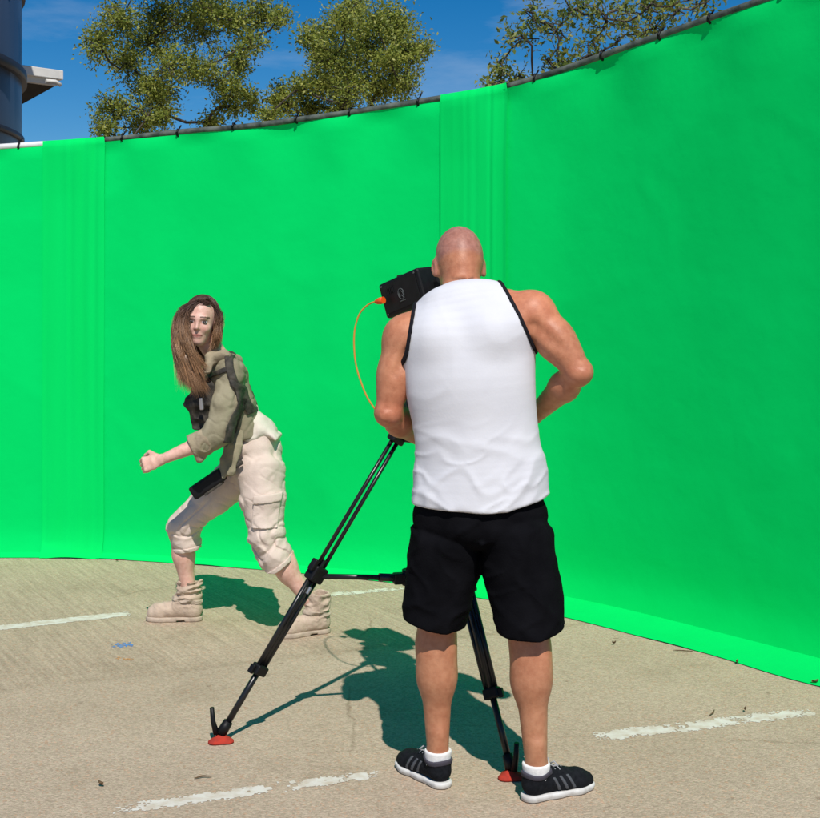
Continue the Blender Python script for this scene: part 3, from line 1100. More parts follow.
# ------------------------------------------------------------------ footwear, built with the heel at 0,0,0 and the toe along +x
def footprint(fd, pts, z0, z1, rnd=0.006):
    x, y, z = fd.grid()
    d = None
    for (a, ra), (b, rb) in zip(pts[:-1], pts[1:]):
        ax, ay = a
        bx, by = b[0] - ax, b[1] - ay
        t = np.clip(((x - ax) * bx + (y - ay) * by) / (bx * bx + by * by), 0, 1)
        q = np.sqrt((x - ax - t * bx) ** 2 + (y - ay - t * by) ** 2) - (ra + (rb - ra) * t)
        d = q if d is None else smin(d, q, 0.03)
    return smax(d, np.maximum(z0 - z, z - z1), rnd)


def place_xf(heel, fwd, mirror=False, scale=1.0, pitch=0.0):
    f = unit([fwd[0], fwd[1], 0])
    s = np.array([-f[1], f[0], 0]) * (-1 if mirror else 1)
    heel = np.asarray(heel, float)
    cp, sp = math.cos(pitch), math.sin(pitch)

    def xf(V):
        x, z = V[:, 0] * cp + V[:, 2] * sp, -V[:, 0] * sp + V[:, 2] * cp
        return heel + scale * (x[:, None] * f + V[:, 1:2] * s + z[:, None] * np.array([0, 0, 1.0]))
    return xf


def flipped(o, mirror):
    if mirror:
        o.data.flip_normals()
    return o


def sneaker(parent, heel, fwd, mirror, scale=0.93):
    """outer side of the shoe is +y"""
    xf = place_xf(heel, fwd, mirror, scale)
    fd = Field((-0.02, -0.07, -0.01), (0.32, 0.07, 0.16), 0.0032)
    x, y, z = fd.grid()
    for a, b, ra, rb in (((.043, 0, .052), (.10, 0, .056), .036, .037), ((.10, 0, .056), (.165, .002, .046), .037, .040), ((.165, .002, .046), (.22, .004, .034), .040, .041), ((.22, .004, .034), (.258, .005, .028), .041, .031)):
        fd.cap(a, b, ra, rb, k=0.02)
    fd.cap((.052, 0, .06), (.054, 0, .10), .040, .050, k=0.015)
    fd.cap((.085, 0, .085), (.14, .002, .072), .028, .024, k=0.02)
    base = fd.D.copy()
    top = (z - (0.092 + 0.25 * np.maximum(x - .05, 0) + 0.25 * np.maximum(0.03 - x, 0)))
    upper = smax(base, np.maximum(0.018 - z, top), 0.006)
    foot = Field((-0.02, -0.07, -0.01), (0.32, 0.07, 0.16), 0.0032)
    foot.cap((.056, 0, .07), (.056, 0, .2), .035, .055, k=0)
    upper = smax(upper, -foot.D, 0.004)
    fd.D = upper
    root = flipped(field_obj(fd, 'shoe', M['shoe_knit'], parent, xf=xf), mirror)
    fs = Field((-0.02, -0.07, -0.01), (0.32, 0.07, 0.06), 0.0032)
    fs.D = footprint(fs, (((.040, 0), .039), ((.13, .003), .036), ((.21, .004), .046), ((.255, .006), .037)), 0.0, 0.024).astype(np.float32)
    xx, yy, zz = fs.grid()
    fs.D = fs.D + np.where(zz < 0.012, 0.002, 0).astype(np.float32)
    flipped(field_obj(fs, 'sole', M['white_sole'], root, xf=xf), mirror)
    for c in (.118, .146, .174):
        fz = Field((-0.02, -0.07, -0.01), (0.32, 0.07, 0.16), 0.0032)
        fz.D = np.maximum(np.maximum(base - 0.0028, np.abs(x - .55 * (z - .05) * -1 - c) - .0062), np.maximum(0.029 - z, np.maximum(z - 0.077, 0.004 - y))).astype(np.float32)
        flipped(field_obj(fz, 'stripe', M['shoe_stripe'], root, xf=xf, it=1), mirror)
    fz = Field((-0.02, -0.07, -0.01), (0.32, 0.07, 0.16), 0.0032)
    fz.D = np.maximum(np.maximum(upper - 0.0025, np.abs(top + 0.006) - 0.009), x - 0.1).astype(np.float32)
    flipped(field_obj(fz, 'collar', M['shoe_collar'], root, xf=xf, it=1), mirror)
    lc = MB()
    for i, lx in enumerate((.112, .132, .152, .172)):
        zt = 0.106 - 0.29 * (lx - .1) / .1 * .1 - 0.0
        zt = np.interp(lx, [.10, .14, .165, .20], [.108, .098, .088, .078])
        lc.tube(xf(np.array([[lx - .006, -.026, zt - .012], [lx, -.012, zt - .001], [lx + .004, .004, zt + .001], [lx + .008, .022, zt - .010]])), 0.0032, 5)
    for sg in (-1, 1):
        lc.tube(xf(np.array([[.11, 0, .110], [.118, sg * .018, .122], [.125, sg * .032, .112], [.116, sg * .018, .106], [.11, 0, .110]])), 0.0028, 5)
    lc.build('lace', M['lace'], root, True)
    # sock
    fk = Field((-0.0, -0.06, 0.03), (0.12, 0.06, 0.17), 0.0032)
    fk.cap((.058, 0, .082), (.057, 0, .126), .044, .0485, k=0)
    fk.D = smax(fk.D, (fk.grid()[2] - 0.124).astype(np.float32), 0.006)
    flipped(field_obj(fk, 'sock', M['sock'], parent, xf=xf), mirror)
    return root


def boot(parent, heel, fwd, mirror, seed, scale=1.0, pitch=0.0):
    xf = place_xf(heel, fwd, mirror, scale, pitch)
    fd = Field((-0.03, -0.08, -0.01), (0.31, 0.08, 0.26), 0.0036)
    x, y, z = fd.grid()
    for a, b, ra, rb in (((.045, 0, .055), (.11, 0, .062), .040, .042), ((.11, 0, .062), (.175, .002, .050), .042, .042), ((.175, .002, .05), (.225, .004, .044), .042, .044), ((.225, .004, .044), (.250, .005, .040), .044, .036)):
        fd.cap(a, b, ra, rb, k=0.02)
    fd.cap((.055, 0, .06), (.066, 0, .225), .045, .058, k=0.03)
    fd.cap((.11, 0, .09), (.085, 0, .16), .032, .035, k=0.03)
    wr = vnoise(x * 14 + seed, y * 9 + seed, z * 42 + 6 * x + seed)
    amp = np.clip((z - 0.07) / 0.05, 0, 1) * 0.009
    fd.D = fd.D - (amp * ridge(wr) + 0.003 * vnoise(x * 40, y * 40, z * 40)).astype(np.float32)
    top = z - (0.205 + 0.014 * vnoise(x * 25, y * 25, np.array(seed)))
    fd.D = fd.D - (0.004 * crease(vnoise(x * 30, y * 22, z * 50 - x * 25 + seed), 4.0) * np.clip((z - .04) / .04, 0, 1)).astype(np.float32)
    upper = smax(fd.D, np.maximum(0.016 - z, top), 0.008)
    inn = Field((-0.03, -0.08, -0.01), (0.31, 0.08, 0.26), 0.0036)
    inn.cap((.06, 0, .15), (.068, 0, .3), .040, .050, k=0)
    fd.D = smax(upper, -inn.D, 0.006).astype(np.float32)
    root = flipped(field_obj(fd, 'boot', M['boot'], parent, xf=xf), mirror)
    fs = Field((-0.03, -0.08, -0.01), (0.31, 0.08, 0.05), 0.0036)
    fs.D = footprint(fs, (((.042, 0), .043), ((.13, .003), .040), ((.21, .004), .050), ((.250, .006), .041)), 0.0, 0.024).astype(np.float32)
    fs.D = np.maximum(fs.D, -np.maximum(np.maximum(.085 - fs.grid()[0], fs.grid()[0] - .125), fs.grid()[2] - .008)).astype(np.float32)
    flipped(field_obj(fs, 'sole', M['boot_sole'], root, xf=xf), mirror)
    # ankle strap and folded-down top
    st = Field((-0.03, -0.08, -0.01), (0.31, 0.08, 0.26), 0.0036)
    st.D = np.maximum(fd.D - 0.004, np.abs(z - 0.105 - 0.15 * (x - .06)) - 0.010).astype(np.float32)
    flipped(field_obj(st, 'strap', M['boot_sole'], root, xf=xf, it=1), mirror)
    return root


# ------------------------------------------------------------------ the bald man at the camera
def man():
    t = thing('person', (0.22, 3.82, 0), 'bald person seen from behind in white tank top and black shorts, standing at the tripod', 'person')
    DIR_L, DIR_R = (-0.56, 0.83), (0.87, 0.49)
    HEEL_L = np.array([0.090, 3.8755, 0]) - .054 * unit([*DIR_L, 0])
    HEEL_R = np.array([0.396, 3.761, 0]) - .054 * unit([*DIR_R, 0])
    aL = HEEL_L + 0.054 * unit([*DIR_L, 0])
    aR = HEEL_R + 0.054 * unit([*DIR_R, 0])
    SL, EL, WL = P(405, 336, 3.90), P(388, 413, 3.87), P(424, 440, 4.12)
    SR, ER, WR = P(533, 312, 3.85), P(579, 372, 3.79), P(534, 416, 4.02)
    KL, KR = P(436, 640, 3.885), P(529, 640, 3.80)
    HL, HR = P(450, 520, 3.86), P(512, 520, 3.83)
    neck0, neck1 = P(459, 268, 3.985), P(463, 303, 3.91)

    torso = [(P(462, 305, 3.90), .125, .075), (P(465, 330, 3.87), .180, .100), (P(470, 378, 3.86), .175, .108),
             (P(476, 430, 3.87), .155, .098), (P(480, 482, 3.87), .160, .105), (P(481, 522, 3.86), .165, .115)]

    def traps(f, e=0.0):
        f.cap(P(461, 302, 3.92), P(505, 304, 3.87), .056 + e, .050 + e, k=0.03)
        f.cap(P(460, 306, 3.92), P(424, 321, 3.91), .056 + e, .050 + e, k=0.03)
        f.cap(SL + [0.02, .02, -.02], P(440, 340, 3.82), .07 + e, .07 + e, k=0.05)
        f.cap(SR + [-0.02, .02, -.02], P(490, 335, 3.80), .07 + e, .07 + e, k=0.05)

    lo, hi = (-0.22, 3.5, 0.03), (0.72, 4.34, 1.86)
    B = Field(lo, hi, 0.0052)
    # head, leaning to the eyepiece
    hc = P(459, 255, 4.00)
    fw, up = unit([-0.12, 0.93, -0.30]), unit([-0.03, 0.30, 0.95])
    rt = np.cross(fw, up)
    A = np.array([rt, fw, up])
    B.ell(hc, (.0775, .096, .096), k=0, rot=A)
    B.ell(hc - fw * .028 - up * .030, (.066, .068, .070), k=0.03, rot=A)
    B.ell(hc + fw * .045 - up * .075, (.058, .062, .072), k=0.03, rot=A)
    B.cap(hc + fw * .095 - up * .055, hc + fw * .118 - up * .078, .011, .015, k=0.015)
    for sg in (-1, 1):
        ec = hc + rt * sg * .0815 - up * .044 + fw * .002
        ax = np.array([unit(rt * sg + fw * -0.45), unit(fw + rt * sg * .45), up])
        B.ell(ec, (.0095, .021, .034), k=0.008, rot=ax)
        B.ell(ec + rt * sg * .010, (.006, .010, .017), k=0.004, rot=ax, sub=True)
    B.cap(neck0, neck1, .062, .067, k=0.025)
    B.cap(hc - fw * .055 - up * .07, P(461, 290, 3.91), .040, .045, k=0.035)
    traps(B)
    B.loft(dense(torso, 4), k=0.002)
    # left arm (image left)
    def arm(S, E, W, pole, rs):
        m = S * .5 + E * .5
        B.ell(S + [0, -.005, -.014], (rs * 1.08, rs * 1.03, rs * 1.18), k=0.04)
        B.cap(S, m, rs * .92, rs * .86, k=0.03)
        B.cap(m, E, rs * .86, rs * .60, k=0.03)
        B.cap(S * .62 + E * .38 + pole * .018, S * .30 + E * .70 + pole * .012, rs * .66, rs * .56, k=0.035)
        B.ell(E, (rs * .58, rs * .60, rs * .56), k=0.02)
        q = E * .68 + W * .32
        B.cap(E, q, rs * .56, rs * .66, k=0.02)
        B.cap(q, W, rs * .70, rs * .42, k=0.03)
    arm(SL, EL, WL, np.array([-.3, -.9, 0]), .066)
    arm(SR, ER, WR, np.array([.7, -.7, .1]), .066)
    hand(B, WL, unit(WL - EL) * .6 + np.array([.1, .5, .2]), (-.8, -.1, .5), (.2, .3, .9), 0.95, 1.08)
    hand(B, WR, unit(WR - ER) * .5 + np.array([-.3, .5, -.1]), (.4, .2, .9), (-.6, .6, .2), 0.7, 1.08)
    B.cap(SL + [.012, -.075, -.055], SL * .45 + EL * .55 + [.0, -.074, .02], .008, .006, k=0.03, sub=True)
    B.cap(SR + [-.005, -.080, -.045], SR * .45 + ER * .55 + [-.01, -.072, .0], .008, .006, k=0.03, sub=True)
    for E_, sx in ((EL, -1), (ER, 1)):
        B.ell(E_ + [.012 * sx, -.034, -.004], (.012, .010, .014), k=0.014)
        B.cap(E_ + [-.02, -.047, .020], E_ + [.02, -.047, .016], .004, .004, k=0.010, sub=True)
    nb_ = P(460, 281, 3.86)
    for dz in (0.0, -.020):
        B.cap(nb_ + [-.045, .030, dz + .004], nb_ + [0, .012, dz], .005, .006, k=0.012, sub=True)
        B.cap(nb_ + [0, .012, dz], nb_ + [.045, .030, dz + .004], .006, .005, k=0.012, sub=True)
    # legs
    for H, K, Aa, sg in ((HL, KL, aL, -1), (HR, KR, aR, 1)):
        B.cap(H, K, .088, .060, k=0.04)
        ank = Aa + [0, 0, .105]
        back = np.array([0, -1.0, 0])
        c = K * .68 + ank * .32
        B.cap(K, c, .055, .055, k=0.03)
        B.ell(c + back * .012 + [-.014 * sg, 0, .03], (.047, .046, .105), k=0.04)
        B.ell(c + back * .008 + [.018 * sg, 0, .045], (.040, .044, .095), k=0.04)
        B.cap(c, ank, .052, .034, k=0.03)
        B.cap(ank - back * -.022 + [0, 0, .07], ank + back * .018, .013, .012, k=0.03)
        B.ell(ank + [.022 * sg, .004, 0], (.012, .014, .016), k=0.015)
        B.cap(ank, Aa + [0, 0, .06], .034, .030, k=0.01)

    def tint(V):
        base = np.array([0.53, 0.225, 0.122])
        c = np.tile(base, (len(V), 1))
        hd = (V - hc) @ A.T
        scalp = np.clip((hd[:, 2] + .055 + .25 * np.minimum(hd[:, 1], 0)) / .02, 0, 1) * (V[:, 2] > 1.58)
        c = c * (1 - scalp[:, None]) + scalp[:, None] * np.array([0.46, 0.210, 0.155])
        ear = (np.abs(hd[:, 0]) > .077) & (np.abs(hd[:, 2] + .048) < .04) & (np.abs(hd[:, 1]) < .04)
        c[ear] = (0.60, 0.25, 0.17)
        n = vnoise(V[:, 0] * 11, V[:, 1] * 11, V[:, 2] * 11)[:, None]
        c = c * (1 + 0.10 * n) * (1 + 0.05 * np.array([1, -1, -1]) * vnoise(V[:, 0] * 5 + 9, V[:, 1] * 5, V[:, 2] * 5)[:, None])
        # freckled, sun-reddened and paler patches
        fr = vnoise(V[:, 0] * 95, V[:, 1] * 95, V[:, 2] * 95)
        c = c * (1 - 0.08 * np.clip((fr - .38) / .2, 0, 1))[:, None]
        md = vnoise(V[:, 0] * 32 + 4, V[:, 1] * 32, V[:, 2] * 32)[:, None]
        c = c * (1 + np.array([0.03, 0.06, 0.07]) * md)
        stb = vnoise(V[:, 0] * 180, V[:, 1] * 180, V[:, 2] * 180)
        c = c * (1 - 0.16 * scalp * np.clip(stb * 1.5 + .3, 0, 1))[:, None]
        for E_ in (EL, ER):
            g_ = np.exp(-((V - E_) ** 2).sum(1) / .055 ** 2)[:, None]
            c = c * (1 + g_ * np.array([0.02, -.10, -.08]))
        sh = np.clip((V[:, 2] - 1.42) / .12, 0, 1) * (V[:, 2] < 1.62)
        c = c * (1 + sh[:, None] * np.array([0.10, 0.0, -.02]))
        leg = np.clip((0.5 - V[:, 2]) / .1, 0, 1)[:, None]
        c = c * (1 - leg * np.array([0.10, .06, .06]))
        return c
    field_obj(B, 'body', M['skin'], t, tint)

    # tank top
    T = Field((-0.06, 3.6, 0.86), (0.55, 4.1, 1.72), 0.0044)
    shirt = [(P(463, 300, 3.90), .132, .085), (P(469, 335, 3.87), .196, .118), (P(470, 378, 3.855), .201, .130), (P(475, 420, 3.86), .190, .130),
             (P(478, 452, 3.86), .190, .134), (P(480, 480, 3.86), .202, .143), (P(480, 512, 3.86), .213, .150), (P(480, 540, 3.86), .216, .152)]
    T.loft(dense([(p_, a_ + .008, b_ + .011) for p_, a_, b_ in shirt]), k=0)
    T.ell(P(462, 316, 3.89), (.10, .075, .06), k=0.03)
    traps(T, 0.007)
    def hang(x, y, z):
        low = np.clip((1.36 - z) / .32, 0, 1)
        # soft hang of the jersey and thin creases, stronger towards the waist
        f2 = vnoise(x * 4.5 - z * 2 + 7, y * 4.0, z * 4.0 + x * 5)
        f3 = vnoise(x * 10.0 + 1, y * 8.0, z * 2.2 + 4)
        wx = 0.5 * vnoise(x * 4 + 9, y * 4, z * 4)
        c1 = vnoise(x * 5.0 + z * 3.5 + wx, y * 3.5, z * 7.0 - x * 5.0 + 3)
        c2 = vnoise(x * 4.0 - z * 3.0 + 6, y * 3.5, z * 11.0 + x * 6.0 + wx)
        c3 = vnoise(x * 9.0 + z * 5 + 2, y * 6.0, z * 18.0 - x * 10.0 + 2 * wx)
        lw = np.clip((1.20 - z) / .18, 0, 1)
        return (0.003 + 0.0030 * f2 + 0.0026 * (0.5 + low) * f3 + (0.3 + low) * 0.0030 * crease(c1, 4.0)
                     + lw * 0.0060 * crease(c2, 4.0) + (0.12 + lw) * 0.0034 * crease(c3, 4.0))
    T.fold(hang)
    x, y, z = T.grid()
    hem = z - (0.905 + 0.035 * np.clip((x - .30) / .15, 0, 1) + 0.015 * np.clip((.1 - x) / .1, 0, 1) + 0.006 * vnoise(x * 9, y * 9, np.array(2.)))
    T.D = smax(T.D, -hem, 0.01)

    def plane(p, q, sgn):
        """distance past the slanting arm-hole line p-q (photo pixels at the back of the shoulder)"""
        a, b = P(*p, 3.80), P(*q, 3.80)
        d = unit([b[0] - a[0], 0, b[2] - a[2]])
        n = np.array([d[2], 0, -d[0]]) * sgn
        return (x - a[0]) * n[0] + (z - a[2]) * n[2]
    hl = plane((414.5, 303), (405.5, 358), -1)
    hl = hl if float((P(380, 330, 3.8) - P(414.5, 303, 3.8))[0]) < 0 else hl
    # sign so that the arm side is positive
    def armside(h, pt):
        i = [int(np.clip(np.searchsorted(T.ax[k], pt[k]), 0, len(T.ax[k]) - 1)) for k in range(3)]
        v = np.broadcast_to(h, T.D.shape)[i[0], i[1], i[2]]
        return h if v > 0 else -h
    hl = armside(hl, P(390, 330, 3.85))
    hr = armside(plane((503, 282), (535, 350), 1), P(550, 310, 3.85))
    zl, zr = P(405, 372, 3.8)[2], P(535, 362, 3.8)[2]
    hl = smin(hl, (z - zl) * np.ones_like(x), 0.07)
    hr = smin(hr, (z - zr) * np.ones_like(x), 0.07)
    nk = T.like()
    nk.cap(P(457, 262, 4.03), P(460, 292, 3.985), .074, .088, k=0)
    nkd = nk.D
    shell = T.D.copy()
    T.D = smax(smax(smax(T.D, hl, 0.004), hr, 0.004), -nkd, 0.004).astype(np.float32)
    top = field_obj(T, 'tank_top', M['white_cloth'], t)
    for nm, hole in (('armhole_trim', hl), ('armhole_trim', hr), ('neck_trim', -nkd)):
        Q = T.like()
        others = [h for h in (hl, hr, -nkd) if h is not hole]
        q = np.maximum(shell - 0.0055, np.abs(hole + 0.001) - 0.0064)
        for h in others:
            q = np.maximum(q, h)
        Q.D = (q + np.zeros_like(T.D)).astype(np.float32)
        field_obj(Q, nm, M['black_trim'], top, it=5)

    # shorts
    S_ = Field((-0.12, 3.55, 0.42), (0.62, 4.12, 1.08), 0.0055)
    S_.loft([(P(481, 470, 3.86), .165, .110), (P(481, 494, 3.86), .190, .122), (P(481.5, 512, 3.86), .212, .140), (P(481.5, 522, 3.86), .215, .148)], k=0.015)
    for nodes in ([(P(447, 536, 3.87), .116, .130), (P(444, 560, 3.88), .118, .128), (P(437, 600, 3.88), .106, .120), (P(430, 650, 3.885), .094, .115)],
                  [(P(516, 536, 3.84), .118, .132), (P(519, 560, 3.83), .118, .128), (P(526, 600, 3.81), .108, .120), (P(533, 650, 3.80), .098, .115)]):
        S_.loft(dense(nodes, 4), k=0.002)
    S_.cap(P(481, 520, 3.69), P(481.5, 545, 3.72), .012, .012, k=0.0, sub=False)
    S_.cap(P(481, 505, 3.675), P(481.5, 550, 3.70), .016, .020, k=0.035, sub=True)
    x, y, z = S_.grid()
    g1 = vnoise(x * 5 + z * 3, y * 5, z * 9 - x * 4)
    g2 = vnoise(x * 13 + 2, y * 9, z * 3)
    g3 = vnoise(x * 9 + z * 5, y * 8, z * 15 - x * 8 + 4)
    g4 = vnoise(x * 6 - z * 6 + 3, y * 5, z * 9 + x * 7)
    S_.D = S_.D - (0.004 * ridge(g1) - .001 + 0.005 * crease(g3, 4.) + 0.006 * crease(g4, 4.) + 0.009 * g2 * np.clip((0.85 - z) / .3, 0, 1)).astype(np.float32)
    hz = 0.510 + 0.03 * np.clip((.10 - x) / .12, 0, 1) + 0.025 * np.clip((x - .40) / .1, 0, 1) + 0.004 * g2
    S_.D = smax(S_.D, hz - z, 0.008).astype(np.float32)
    inner = S_.like()
    for a, b in ((P(430, 660, 3.885), P(437, 615, 3.88)), (P(533, 660, 3.80), P(526, 615, 3.81))):
        inner.loft([(a, .086, .105), (b, .080, .100)], k=0)
    S_.D = smax(S_.D, -inner.D, 0.005)
    sh = field_obj(S_, 'shorts', M['black_cloth'], t)
    sneaker(t, HEEL_L, DIR_L, mirror=False)
    sneaker(t, HEEL_R, DIR_R, mirror=True)


# which side faces out: the stripes sit on -y of the shoe's own frame
man()


# ------------------------------------------------------------------ the woman in front of the screen
def woman():
    t = thing('person', (-0.75, 5.85, 0), 'long-haired person striding left in olive jacket, cream trousers and tan boots', 'person')
    HN, DN = np.array([-0.385, 5.775, 0]), (-0.86, -0.45)      # near boot
    HF, DF = np.array([-1.035, 5.985, 0]), (-1.0, 0.02)        # far boot
    aN = HN + .06 * unit([*DN, 0]) + [0, 0, .10]
    aF = HF + .06 * unit([*DF, 0]) + [0, 0, .10]
    SN, EN, WN = P(231, 372, 5.70), P(219, 436, 5.62), P(162, 459.5, 5.58)
    SF, EF, WF = P(213, 374, 5.98), P(236, 418, 6.10), P(244, 440, 5.98)
    KN, KF = P(268, 545, 5.71), P(179, 531, 5.95)
    hc = P(201, 320, 5.74)
    fw = unit([-0.03, -0.99, -0.07])
    up = unit([0.06, -0.12, 0.98])
    up = unit(up - fw * np.dot(up, fw))
    rt = np.cross(fw, up)
    A = np.array([rt, fw, up])

    def Hd(r, f, u):
        return hc + rt * r + fw * f + up * u

    B = Field((-1.36, 5.45, 0.06), (-0.33, 6.22, 1.64), 0.0045)
    HF_ = Field(hc - [.13, .15, .17], hc + [.13, .17, .15], 0.0021)
    HF_.ell(Hd(0, -.018, .030), (.072, .092, .082), k=0, rot=A)
    HF_.ell(Hd(0, .022, -.035), (.056, .062, .080), k=0.03, rot=A)
    HF_.ell(Hd(0, .052, -.098), (.024, .022, .018), k=0.03, rot=A)           # chin
    HF_.cap(Hd(-.03, .072, .016), Hd(.03, .072, .016), .011, .011, k=0.02)       # brow
    for sg in (-1, 1):
        HF_.ell(Hd(.031 * sg, .088, -.002), (.017, .012, .011), k=0.012, rot=A, sub=True)
        HF_.ell(Hd(.036 * sg, .058, -.034), (.018, .018, .016), k=0.02, rot=A)   # cheek
        HF_.ell(Hd(.074 * sg, -.005, -.012), (.008, .016, .028), k=0.008, rot=A)
    HF_.cap(Hd(0, .078, .006), Hd(0, .093, -.030), .0060, .0085, k=0.012)
    HF_.cap(Hd(-.009, .083, -.034), Hd(.009, .083, -.034), .0055, .0055, k=0.008)
    HF_.cap(Hd(-.014, .073, -.062), Hd(.014, .073, -.062), .006, .006, k=0.010)
    HF_.cap(Hd(-.011, .072, -.072), Hd(.011, .072, -.072), .0065, .0065, k=0.010)
    nb = P(219, 360, 5.83)
    HF_.cap(Hd(0, -.03, -.06), nb, .049, .054, k=0.025)
    HF_.clip(nb - Hd(0, -.03, -.06), Hd(0, -.03, -.06) * .35 + nb * .65)
    B.cap(Hd(0, -.035, -.05), nb, .045, .055, k=0.03)
    u = unit([0.3, -0.95, 0])
    B.loft([(P(224, 366, 5.84), .12, .065), (P(229, 388, 5.85), .14, .085), (P(243, 428, 5.87), .09, .065), (P(255, 458, 5.88), .09, .075)], u=u, k=0.03)

    def limb(a, b, ra, rb, k=0.03):
        B.cap(a, b, ra, rb, k)
    limb(SN, EN, .046, .036)
    m = EN * .65 + WN * .35
    limb(EN, m, .037, .038)
    limb(m, WN, .038, .023)
    limb(SF, EF, .046, .036)
    limb(EF, WF, .036, .024)
    HA = Field(WN - [.17, .10, .11], WN + [.07, .10, .10], 0.0019)
    HA.cap(WN * .85 + EN * .15, WN, .0255, .0222, k=0.01)
    hand(HA, WN, (-1, -.12, -.28), (.1, -.95, .35), (-.4, -.1, .9), 1.15, 0.95, k=0.0025)
    hand(B, WF, (.1, -.6, -.8), (.9, .1, 0), (-.2, -.8, .5), 0.8, 0.92)
    for H, K, An in ((P(262, 470, 5.80), KN, aN), (P(240, 470, 5.93), KF, aF)):
        limb(H, K, .070, .050)
        c = K * .66 + An * .34
        limb(K, c, .048, .050)
        sh = unit(An - K)
        bk = unit(np.array([1.0, 0, 0]) - sh * sh[0])
        B.ell(c + bk * .014, (.042, .044, .085), k=0.03)
        limb(c, An, .046, .033)

    def tint(V):
        c = np.tile(np.array([0.73, 0.45, 0.36]), (len(V), 1))
        h = (V - hc) @ A.T
        c *= (1 + 0.07 * vnoise(V[:, 0] * 20, V[:, 1] * 20, V[:, 2] * 20)[:, None])
        ck = np.exp(-(((np.abs(h[:, 0]) - .038) / .018) ** 2 + ((h[:, 2] + .035) / .018) ** 2)) * (h[:, 1] > .03)
        c *= 1 + ck[:, None] * np.array([.02, -.06, -.05])
        lips = (np.abs(h[:, 2] + .067) < .0095 - .25 * np.abs(h[:, 0])) & (h[:, 1] > .05) & (np.abs(h[:, 0]) < .026)
        c[lips] = (0.56, 0.25, 0.21)
        ml = (np.abs(h[:, 2] + .067) < .002) & (h[:, 1] > .05) & (np.abs(h[:, 0]) < .024)
        c[ml] = (0.26, 0.11, 0.09)
        br = (np.abs(h[:, 2] - .021 + .25 * np.maximum(np.abs(h[:, 0]) - .035, 0)) < .0036) & (h[:, 1] > .04) & (np.abs(np.abs(h[:, 0]) - .032) < .020)
        c[br] = (0.15, 0.085, 0.058)
        so = np.exp(-(((np.abs(h[:, 0]) - .031) / .017) ** 2 + ((h[:, 2] + .001) / .010) ** 2)) * (h[:, 1] > .04)
        c *= 1 - so[:, None] * np.array([.24, .30, .30])  # shade of the eye sockets painted into the skin colour
        return c
    field_obj([B, HF_, HA], 'body', M['skin'], t, tint, it=1)
    for sg in (-1, 1):
        e = Field(Hd(.031 * sg, .072, -.003) - .02, Hd(.031 * sg, .072, -.003) + .02, 0.0016)
        ec = Hd(.031 * sg, .070, -.003)
        e.ell(ec, (.0135, .0115, .0075), k=0, rot=A)

        def et(V, ec=ec):
            q = (V - ec) @ A.T
            r = np.hypot(q[:, 0] + .002, q[:, 2])
            c = np.full((len(V), 3), 0.40)
            c[r < .0068] = (0.05, 0.035, 0.025)
            c[r < .003] = 0.008
            c[q[:, 2] > .0042] = (0.03, 0.02, 0.016)
            return c
        field_obj(e, 'eye', M['eye'], t, et, it=0)

    # cream shirt tail blowing out behind, under the jacket
    W = Field((-1.0, 5.66, 0.80), (-0.55, 6.1, 1.24), 0.0045)
    W.loft([(P(240, 418, 5.87), .125, .10), (P(252, 436, 5.87), .130, .115)], u=u, k=0.03)
    W.loft([(P(250, 412, 5.86), .03, .06), (P(264, 428, 5.86), .035, .10), (P(278, 437, 5.86), .016, .11)], u=(.6, 0, .8), k=0.03)
    x, y, z = W.grid()
    W.D = W.D - (0.007 * ridge(vnoise(x * 16, y * 10, z * 20)) - .003).astype(np.float32)
    W.clip((-.45, 0, -1), P(262, 445, 5.86))
    field_obj(W, 'shirt', M['shirt'], t)

    # trousers
    Q = Field((-1.32, 5.55, 0.30), (-0.52, 6.15, 1.02), 0.0036)
    Q.loft([(P(257, 432, 5.87), .105, .12), (P(256, 448, 5.87), .118, .135), (P(256, 470, 5.87), .125, .145)], k=0.03)
    Q.loft([(P(262, 468, 5.81), .112, .125), (P(262, 500, 5.77), .108, .112), (P(266, 535, 5.73), .080, .090), (P(274, 556, 5.72), .078, .084), (P(283, 576, 5.72), .064, .070)], k=0.03)
    Q.loft([(P(243, 472, 5.93), .108, .118), (P(212, 497, 5.95), .088, .100), (P(182, 526, 5.95), .074, .085)], k=0.04)
    Q.loft([(P(182, 527, 5.95), .074, .082), (P(187, 543, 5.955), .064, .070), (P(191, 562, 5.96), .054, .060)], k=0.03)
    def rumple(x, y, z):
        kn = np.exp(-((z - .43) / .10) ** 2)
        n1 = vnoise(x * 10 + 3 * z, y * 9, z * 17 + x * 8)
        n2 = vnoise(x * 22 + 5, y * 18, z * 34 - x * 14)
        n3 = vnoise(x * 7 - z * 9 + 11, y * 7, z * 6 + 5 * x)
        n4 = vnoise(x * 6 + z * 5 + 2, y * 6, z * 11 - x * 9)
        n5 = vnoise(x * 13 - z * 7, y * 11, z * 21 + x * 12 + 5)
        return ((0.001 + .003 * kn) * ridge(n1) - .001 + .006 * n3 + .003 - (.005 + .004 * kn) * crease(n4, 4.5, 1.0) - (.003 + .004 * kn) * crease(n5, 4.5, 1.0) + .002 * kn * ridge(n2))
    Q.fold(rumple)
    x, y, z = Q.grid()
    # cut each leg below the knee, across the shin
    x0 = P(230, 500, 5.9)[0]
    dn, df = unit(aN - KN), unit(aF - KF)
    cn, cf = P(280, 567, 5.71), P(189, 549.5, 5.95)
    en = (x - cn[0]) * dn[0] + (y - cn[1]) * dn[1] + (z - cn[2]) * dn[2]
    ef = (x - cf[0]) * df[0] + (y - cf[1]) * df[1] + (z - cf[2]) * df[2]
    side = x + 0 * y + 0 * z
    cut = np.where(side > x0, en, np.maximum(ef, -1))
    uncut = Q.D.copy()
    Q.D = smax(Q.D, cut, 0.006).astype(np.float32)
